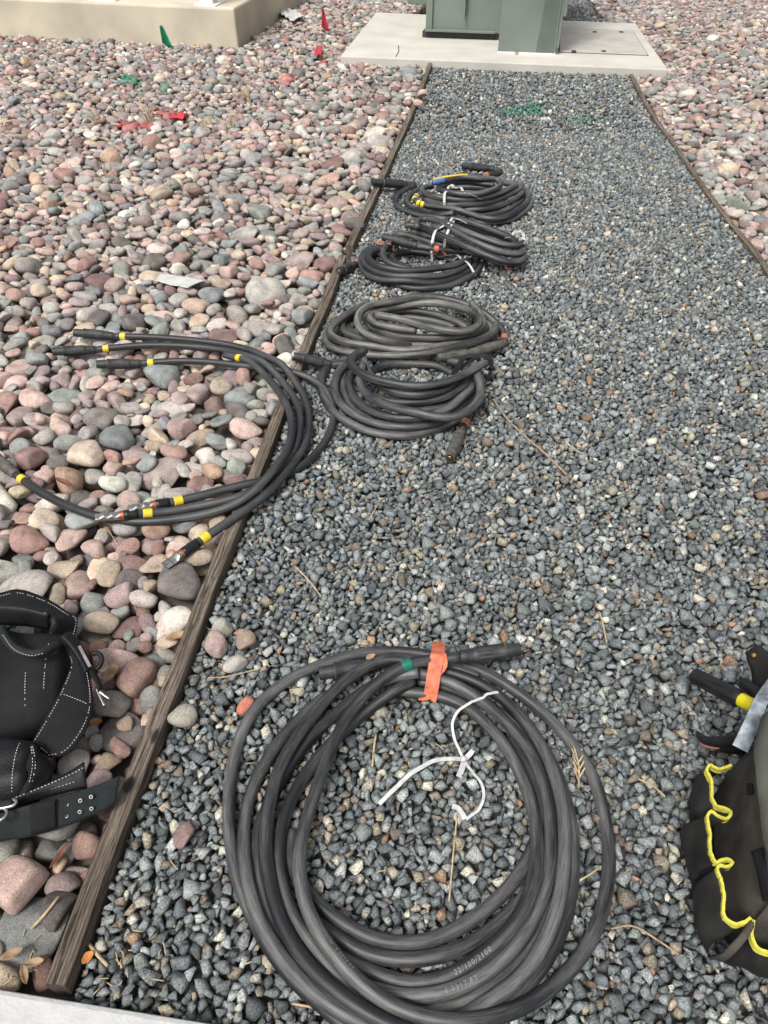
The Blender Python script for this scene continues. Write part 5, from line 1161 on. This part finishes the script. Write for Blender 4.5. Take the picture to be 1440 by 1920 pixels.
wb = catmull(np.array([tuple(p) for p in wl]), 0.01); wtop = wb + np.array([0.045, 0.0, 0.265]); wb[:, 2] = 0.01
loft(wb, wtop, 'side_wall', M['canvas_dusty'], bag, len(wb), 14, 0, 2, 0.004, 0.006, None, 12, None, False)
e0 = np.array(wl[-1]); fb = np.array([e0 + (k * 0.05, -0.010 - 0.012 * k, 0.01) for k in range(8)]); ft = fb + np.array([0.02, 0.03, 0.26])
loft(fb, ft, 'end_wall', M['canvas_dusty'], bag, 8, 10, 0, 2, 0.004, 0.002, None, 13, None, False)
core = [(p[0] + 0.03, p[1]) for p in wb[::3]] + [(float(e0[0]) + 0.36, float(e0[1]) - 0.05), (float(wb[0][0]) + 0.36, float(wb[0][1]) + 0.02)]
b = MB(); b.prism([(x, y, 0.012) for x, y in core], [(x + 0.03, y + 0.01, 0.20) for x, y in core]); b.build('inner_lining', M['canvas'], bag, bevel=0.01)
to_, gt = loft([(1431, 1342, .285), (1420, 1390, .29), (1416, 1440, .29), (1422, 1500, .285), (1434, 1560, .28), (1450, 1625, .27)], [(1640, 1300, .30), (1640, 1380, .30), (1640, 1440, .30), (1640, 1500, .30), (1640, 1560, .29), (1640, 1640, .28)], 'top_flap', M['olive'], bag, 34, 16, 0.03, 2.2, 0.005, 0.006, None, 14, 'grey olive top flap')
loft([(1410, 1598, .20), (1422, 1640, .20), (1432, 1690, .19)], [(1432, 1590, .215), (1440, 1640, .215), (1448, 1690, .205)], 'webbing_strap', M['suede'], bag, 16, 5, 0.004, 2, 0.005)
loft([(1401, 1471, .205), (1403, 1490, .205)], [(1412, 1470, .215), (1414, 1489, .215)], 'pull_tab', M['suede'], bag, 5, 4, 0.002, 2, 0.004)
bar = [gp(1387, 1404, .19), gp(1399, 1378, .205), (gp(1412, 1348, .22)), gp(1426, 1316, .235), gp(1450, 1280, .25)]
strip(catmull(bar, 0.01), [0.026 - 0.006 * t for t in np.linspace(0, 1, len(catmull(bar, 0.01)))], 0.006, 'frame_bar', M['bar'], bag)
rv = gp(1389, 1401, .199); lathe(rv, rv + np.array([0, 0, 0.004]), [(0, 0.006), (0.7, 0.006), (1, 0.004)], 'rivet', M['galv'], bag, 14)
loft([(1400, 1224, .19), (1404, 1250, .18), (1414, 1275, .175), (1426, 1298, .17)], [(1425, 1212, .22), (1450, 1232, .22), (1462, 1262, .22), (1470, 1300, .22)], 'corner_flap', M['canvas'], bag, 20, 10, 0.012, 2, 0.004, 0.003, None, 15)
sn = gp(1414, 1229, .205); lathe(sn, sn + np.array([-0.001, -0.001, 0.004]), [(0, 0.005), (0.6, 0.005), (1, 0.003)], 'snap_button', M['brass'], bag, 12)
sd = thing('screwdriver', 'black handled screwdriver with a yellow collar sticking out of the tool bag', 'screwdriver', gp(1345, 1290, .0))
s0, s1 = gp(1300, 1266, .11), gp(1389, 1312, .155)
lathe(s0, s1, [(0, 0.012), (0.03, 0.0155), (0.08, 0.0165), (0.5, 0.0172), (0.85, 0.0178), (0.95, 0.017), (1, 0.0145)], 'handle', M['handle_black'], sd, 36, (0.07, 0.86, 6, 0.004))
lathe(s1 - (s1 - s0) * 0.02, s1 + (s1 - s0) * 0.36, [(0, 0.0135), (0.1, 0.0142), (0.8, 0.0142), (1, 0.011)], 'collar', M['amber'], sd, 12)
lathe(s0 - (s1 - s0) * 0.012, s0 + (s1 - s0) * 0.012, [(0, 0.009), (0.5, 0.0125), (1, 0.0135)], 'end_cap', M['lug'], sd, 20)
sd2 = thing('screwdriver', 'smaller dark tool handle between the yellow collar and the bag flap', 'tool', gp(1405, 1295, .0))
s0, s1 = gp(1393, 1280, .15), gp(1440, 1312, .185)
lathe(s0, s1, [(0, 0.010), (0.08, 0.0135), (0.7, 0.014), (1, 0.011)], 'handle', M['handle_black'], sd2, 30, (0.07, 0.9, 6, 0.003))
pl = thing('pliers', 'black curved pliers handle sticking out below the metal bar of the bag', 'pliers', gp(1345, 1390, .0))
hpth = catmull([gp(1306, 1372, .06), gp(1318, 1386, .075), gp(1338, 1391, .09), gp(1362, 1389, .11), gp(1392, 1386, .14)], 0.006)
rad = np.interp(np.linspace(0, 1, len(hpth)), [0, 0.12, 0.5, 1], [0.003, 0.007, 0.0105, 0.0115])
tube([hpth], [rad], 'handle', M['handle_black'], pl, 14)
tube([hpth[3:-9] + np.array([0.0, -0.006, -0.007])], [rad[3:-9] * 0.45], 'handle_lining', M['faded_tape'], pl, 10)
tube([catmull([gp(1350, 1400, .045), gp(1372, 1404, .06), gp(1400, 1398, .09)], 0.006)], 0.011, 'handle', M['handle_black'], pl, 12)

# ------------------------------------------------------------------ stray rocks
def stray(u, v, half, axes, yaw, rgb, label, on=None, seed=0):
    r = np.random.default_rng(100 + seed); f = rock_shape(r); V = f(ICO3[0]); V /= np.abs(V).max(0); V = V * np.array(axes) * half
    V = V @ rot(yaw, r.normal(0, 0.1), r.normal(0, 0.1)).T; p = G(u, v, 0.0); z = (floor_z(p.x, p.y, half * 0.6, 0.7) if on is None else on) + axes[2] * half * 0.72
    p = G(u, v, z); me = mesh_np('stray_rock', V, ICO3[1], True); a = me.attributes.new('stone', 'FLOAT_COLOR', 'POINT'); a.data.foreach_set('color', np.ones(len(V) * 4, np.float32))
    me.materials.append(M['rock']); o = bpy.data.objects.new('stray_rock', me); col.objects.link(o); o.location = (p.x, p.y, z); o.color = lin(*rgb)
    return tag(o, label, 'rock', 'river rocks strayed onto the gravel')
stray(405, 1208, 0.036, (1, 0.72, 0.6), 2.0, (165, 145, 138), 'pinkish oval rock on the gravel beside the long timber board', seed=1)
stray(419, 1176, 0.030, (1, 0.8, 0.6), 1.2, (160, 156, 146), 'grey tan rock just behind the pinkish oval rock on the gravel', seed=2)
stray(459, 1199, 0.032, (1, 0.8, 0.6), 1.9, (142, 126, 112), 'brownish mottled rock right of the pinkish oval rock on the gravel', seed=3)
stray(441, 1244, 0.028, (1, 0.75, 0.55), 0.1, (158, 154, 146), 'small blocky grey rock on the gravel left of the front coil', seed=4)
stray(346, 1342, 0.036, (1, 0.68, 0.6), 0.1, (150, 146, 134), 'grey tan flattened rock on the gravel touching the timber board', seed=5)
stray(460, 1323, 0.023, (1, 0.7, 0.65), 0.9, (176, 112, 92), 'small salmon red rock against the outer strand of the front coil', seed=6)
stray(344, 1567, 0.024, (1, 0.8, 0.55), 0.9, (132, 110, 106), 'small mauve brown pebble on the gravel right of the belt end', seed=7)
stray(662, 418, 0.055, (1, 0.48, 0.45), -0.05, (98, 94, 92), 'dark grey oblong rock resting across the timber board', on=ZT, seed=8)
stray(791, 176, 0.045, (1, 0.7, 0.6), 0.3, (190, 172, 160), 'pale rock beside the far left timber board near the pad', seed=9)
stray(785, 193, 0.040, (1, 0.75, 0.6), 0.3, (186, 160, 150), 'pinkish pale rock just in front of the pale one by the far timber', seed=10)

# ------------------------------------------------------------------ marking flags, litter, dry plants
def pin_flag(u, v, ut, vt, cloth, mat, label):
    p = G(u, v, 0.0); z = floor_z(p.x, p.y, 0.03, 0.6)
    for hh in np.linspace(0.05, 0.9, 300):
        if PX([(p.x, p.y, z + hh)])[0, 1] < vt: break
    t = thing('marking_flag', label, 'flag', (p.x, p.y, z))
    top = np.array((p.x + (G(ut, v, 0).x - p.x), p.y, z + hh)); tube([catmull([np.array((p.x, p.y, -0.05)), np.array((p.x + 0.3 * (top[0] - p.x), p.y, z + hh * 0.4)), top], 0.02)], 0.0028, 'wire_staff', M['wire'], t, 6)
    k = hh; s = PX([tuple(top)])[0]; mpp = s[2] / F
    A = np.array([top + np.array((du * mpp, dy, -dv * mpp * 1.25)) for du, dv, dy in cloth[0]]); B = np.array([top + np.array((du * mpp, dy, -dv * mpp * 1.25)) for du, dv, dy in cloth[1]])
    A, B = catmull(A, 0.01), catmull(B, 0.01); m = 12
    rs = lambda Q: Q[np.linspace(0, len(Q) - 1, m).astype(int)]
    loft(rs(A), rs(B), 'vinyl', mat, t, m, 8, 0, 2, 0.0008, 0.004, None, 3, None, False)
pin_flag(316, 140, 315, 48, [[(0, 1, 0), (3, 0, 0.01), (6, 4, 0.02)], [(-1, 22, 0), (8, 30, 0.03), (17, 28, 0.0)]], M['green_flag'], 'green marking flag on a wire stake in front of the concrete base')
pin_flag(604, 78, 607, 11, [[(0, 1, 0), (2, 4, 0.01), (4, 8, 0.02)], [(-2, 28, 0), (4, 32, 0.03), (11, 33, 0.0)]], M['red_flag'], 'red marking flag on a wire stake left of the cabinet pad')
def crumple(name, pts, mat, label, cat, h, seed, m=12, n=9, amp=0.012):
    """sheet litter: a bent quadrilateral sheet resting on the stones"""
    r = np.random.default_rng(seed); c = [np.array(G(u, v, 0.04)) for u, v in pts]
    s, t = np.meshgrid(np.linspace(0, 1, m), np.linspace(0, 1, n), indexing='ij')
    g = (c[0][None, None] * ((1 - s) * (1 - t))[..., None] + c[1] * (s * (1 - t))[..., None] + c[2] * (s * t)[..., None] + c[3] * ((1 - s) * t)[..., None])
    w = sum(np.abs(np.sin(r.normal(0, 5) * s + r.normal(0, 5) * t + r.uniform(0, 6))) for _ in range(4)) / 4
    zf = max(floor_z(p[0], p[1], 0.05, 0.8) for p in c)
    g[..., 2] = zf + h + amp * (w - 0.5) * 2
    Fs = np.array([(i * n + j, (i + 1) * n + j, (i + 1) * n + j + 1, i * n + j + 1) for i in range(m - 1) for j in range(n - 1)])
    o = link(name, mesh_np(name, g.reshape(-1, 3), Fs), mat); md = o.modifiers.new('thickness', 'SOLIDIFY'); md.thickness = 0.0012
    return tag(o, label, cat)
crumple('paper_scrap', [(290, 523), (300, 508), (384, 520), (350, 536)], M['paper'], 'torn whitish paper scrap lying on the rocks left of the timber', 'paper', 0.010, 2, amp=0.005)
crumple('paper_scrap', [(518, 24), (530, 12), (572, 34), (548, 40)], M['paper'], 'crumpled pale litter on the rocks by the corner of the concrete base', 'litter', 0.03, 3, amp=0.05)
crumple('fallen_flag', [(312, 220), (322, 211), (350, 207), (344, 218)], M['red_flag'], 'crumpled red vinyl flag lying on the rocks among red paint', 'flag', 0.008, 5, amp=0.015)
crumple('fallen_flag', [(588, 106), (596, 90), (606, 88), (603, 104)], M['red_flag'], 'small red vinyl scrap on the rocks left of the pad corner', 'flag', 0.02, 6, amp=0.02)

def stalks(name, items, mat, label, cat, kind=None, parent=None, R=0.0016):
    st_ = []
    for pts, lift in items:
        P = []
        for k, (u, v) in enumerate(pts):
            p = G(u, v, 0.0); z = floor_z(p.x, p.y, 0.012, 0.9); p = G(u, v, z); z = floor_z(p.x, p.y, 0.012, 0.9) + R
            P.append((p.x, p.y, z + (lift[k] if lift else 0)))
        P = np.array(P); P[1:-1, 2] = np.maximum(P[1:-1, 2], 0.5 * (P[:-2, 2] + P[2:, 2])) if len(P) > 2 else P[1:-1, 2]
        st_.append(catmull(P, 0.01))
    o = tube(st_, R, name, mat, parent, 6)
    return tag(o, label, cat, kind=kind)
TW = [([(925, 748), (948, 785), (985, 822), (1025, 858), (1062, 892)], 'twig', 'long thin twig on the gravel right of the middle coils', 0.0030),
      ([(857, 1530), (850, 1600), (842, 1690)], 'straw', 'straight straw lying inside the front coil below the ribbon', 0.0016),
      ([(1125, 1147), (1131, 1175), (1137, 1207)], 'straw', 'short straw on the gravel above the front coil toward the tool bag', 0.0018),
      ([(1145, 1742), (1185, 1737), (1225, 1762), (1272, 1790)], 'twig', 'thin curved twig between the front coil and the tool bag', 0.0018),
      ([(553, 1062), (580, 1090), (602, 1118)], 'straw', 'straw on the gravel right of the timber above the front coil', 0.0018),
      ([(716, 932), (706, 950), (692, 975)], 'straw', 'short straw on the gravel below the dusty plug', 0.0018),
      ([(705, 1378), (702, 1400), (698, 1438)], 'straw', 'yellow straw inside the front coil left of the ribbon knot', 0.0022),
      ([(548, 1882), (590, 1890), (625, 1898)], 'straw', 'straw under the left of the front coil at the bottom edge', 0.0018),
      ([(168, 1772), (182, 1790), (203, 1812)], 'straw', 'pale bent stick on the gravel beside the near timber end', 0.0028),
      ([(390, 1272), (430, 1268), (492, 1254)], 'straw', 'long thin straw on the gravel beside the blocky grey rock', 0.0013),
      ([(1196, 1462), (1222, 1478), (1246, 1496)], 'straw', 'forked straw on the gravel left of the tool bag', 0.0018),
      ([(1086, 1652), (1106, 1640), (1132, 1622)], 'straw', 'bent straw just inside the outer strand of the front coil', 0.0018),
      ([(1060, 830), (1075, 842), (1092, 852)], 'straw', 'small straw far right of the middle coils', 0.0018),
      ([(60, 1742), (84, 1716), (112, 1684)], 'straw', 'thick pale stick on the rocks by the near timber end', 0.0026)]
for pts, mt, lb, R in TW: stalks('twig' if mt == 'twig' else 'straw', [(pts, None)], M[mt], lb, mt, R=R)
rl = np.random.default_rng(21)
bits = []
for k in range(110):
    u, v = (rl.uniform(160, 1300), rl.uniform(900, 1900)) if k > 60 else (rl.normal(60, 60) if k % 3 else rl.normal(230, 50), rl.normal(1815, 40))
    if not (2 < u < 1430 and v < 1915) or (k <= 60 and v > 1853 + (u * 0.155) - 8): continue
    pp = G(u, v, 0.0)
    if abs(pp.x - float(lineX(TL, pp.y))) < 0.06: continue
    a = rl.uniform(0, 6.28); L = rl.uniform(5, 26)
    bits.append(([(u, v), (u + L * math.cos(a) * 0.5 + rl.normal(0, 2), v + L * math.sin(a) * 0.5), (u + L * math.cos(a), v + L * math.sin(a))], None))
stalks('plant_litter', bits, M['straw'], 'scattered bits of dry straw over the stones', None, 'stuff', R=0.0010)
sprig = [([(1085, 1478), (1082, 1445), (1072, 1408)], [0, 0.015, 0.02])] + [([(1083 - k * 1.5, 1465 - 12 * k), (1083 - k * 1.5 + sgn * 10, 1450 - 12 * k)], [0.01, 0.02]) for k in range(4) for sgn in (-1, 1)]
stalks('dry_sprig', sprig, M['straw'], 'dry branched sprig against the outer strand of the front coil', 'dry plant')
def tuft(u, v, n, h, label, seed):
    r = np.random.default_rng(seed); p = G(u, v, 0.0); z = floor_z(p.x, p.y, 0.05, 0.3); S_ = []
    for k in range(n):
        a = r.uniform(0, 6.28); ln = h * r.uniform(0.5, 1.1); sp = r.uniform(0.1, 0.55) * ln; b0 = np.array((p.x + r.normal(0, 0.03), p.y + r.normal(0, 0.03), z - 0.02))
        S_.append(catmull([b0, b0 + (0.35 * sp * math.cos(a), 0.35 * sp * math.sin(a), ln * 0.6), b0 + (sp * math.cos(a), sp * math.sin(a), ln)], 0.02))
    t = thing('dry_grass_tuft', label, 'dry grass', (p.x, p.y, 0), 'dry grass tufts on the rocks')
    o = tube(S_, 0.0019, 'blade_clump', M['straw'], t, 5, False); o['kind'] = 'stuff'
for k, (u, v, n, h, lb) in enumerate([(180, 228, 14, 0.12, 'yellow dry grass tuft left of the red painted rocks'), (228, 222, 10, 0.10, 'dry grass tuft just left of the red painted patch'), (282, 232, 18, 0.14, 'dry grass tuft among the red painted rocks'),
                                      (385, 246, 12, 0.13, 'dry grass tuft right of the fallen red flag'), (428, 242, 16, 0.14, 'dry grass tuft farther right of the fallen red flag'), (460, 190, 16, 0.16, 'tall dry grass tuft below the pale pink painted rock'),
                                      (58, 130, 14, 0.13, 'dry grass tuft at the left below the concrete base'), (92, 100, 10, 0.12, 'grey dry grass tuft close to the concrete base'), (190, 338, 10, 0.12, 'thin dry grass tuft on the rocks nearer than the paint')]): tuft(u, v, n, h, lb, 40 + k)
def leaf(u, v, w, l, yaw, mat, label, curl, seed, dz=0.006):
    r = np.random.default_rng(seed); p = G(u, v, 0.02); z = floor_z(p.x, p.y, 0.02, 0.9) + dz; p = G(u, v, z); V, Fs = [], []; m, n = 9, 5
    for i in range(m):
        s = i / (m - 1) * 2 - 1; ww = w * max(0.04, (1 - abs(s) ** 2.2)) ** 0.8
        for j in range(n):
            t = j / (n - 1) * 2 - 1; x, y = s * l, t * ww
            V.append((p.x + x * math.cos(yaw) - y * math.sin(yaw), p.y + x * math.sin(yaw) + y * math.cos(yaw), z + curl * (t * t * ww * 1.3 + 0.35 * s * s * l) + r.normal(0, 0.0006)))
    Fs = np.array([(i * n + j, (i + 1) * n + j, (i + 1) * n + j + 1, i * n + j + 1) for i in range(m - 1) for j in range(n - 1)])
    o = link('dry_leaf', mesh_np('dry_leaf', np.array(V), Fs, True), mat); md = o.modifiers.new('thickness', 'SOLIDIFY'); md.thickness = 0.0007
    return tag(o, label, 'leaf', 'fallen dry leaves')
leaf(209, 1268, 0.012, 0.030, 1.2, M['leaf'], 'curled tan leaf on the rocks right of the tool belt clip', 0.9, 1)
leaf(180, 1357, 0.007, 0.013, 0.2, M['orange_leaf'], 'small curled orange leaf below the tool belt side flap', 1.2, 2)
leaf(166, 1796, 0.007, 0.011, 1.0, M['orange_leaf'], 'small orange leaf on the gravel beside the near timber end', 0.7, 3)
leaf(112, 1606, 0.005, 0.024, 1.2, M['red_leaf'], 'narrow dark red leaf on the rocks below the belt', 0.8, 4)
leaf(24, 1790, 0.007, 0.018, 0.5, M['leaf'], 'tan leaf on the rocks near the kerb at the left edge', 0.8, 5)
leaf(48, 1828, 0.006, 0.016, 2.1, M['leaf'], 'tan leaf against the pale kerb', 1.0, 6)
leaf(66, 1806, 0.006, 0.015, 0.2, M['leaf'], 'tan leaf left of the near timber end', 0.9, 7)
leaf(120, 905, 0.008, 0.032, -0.5, M['red_leaf'], 'dark red narrow leaf on the rocks above the left lead', 0.5, 8)
leaf(695, 1232, 0.006, 0.012, 0.6, M['leaf'], 'tiny leaf crumb on the cable of the front coil', 0.5, 9, 0.05)
leaf(332, 1195, 0.010, 0.026, 0.4, M['leaf'], 'brown leaf on the rocks touching the long timber board', 0.7, 10)
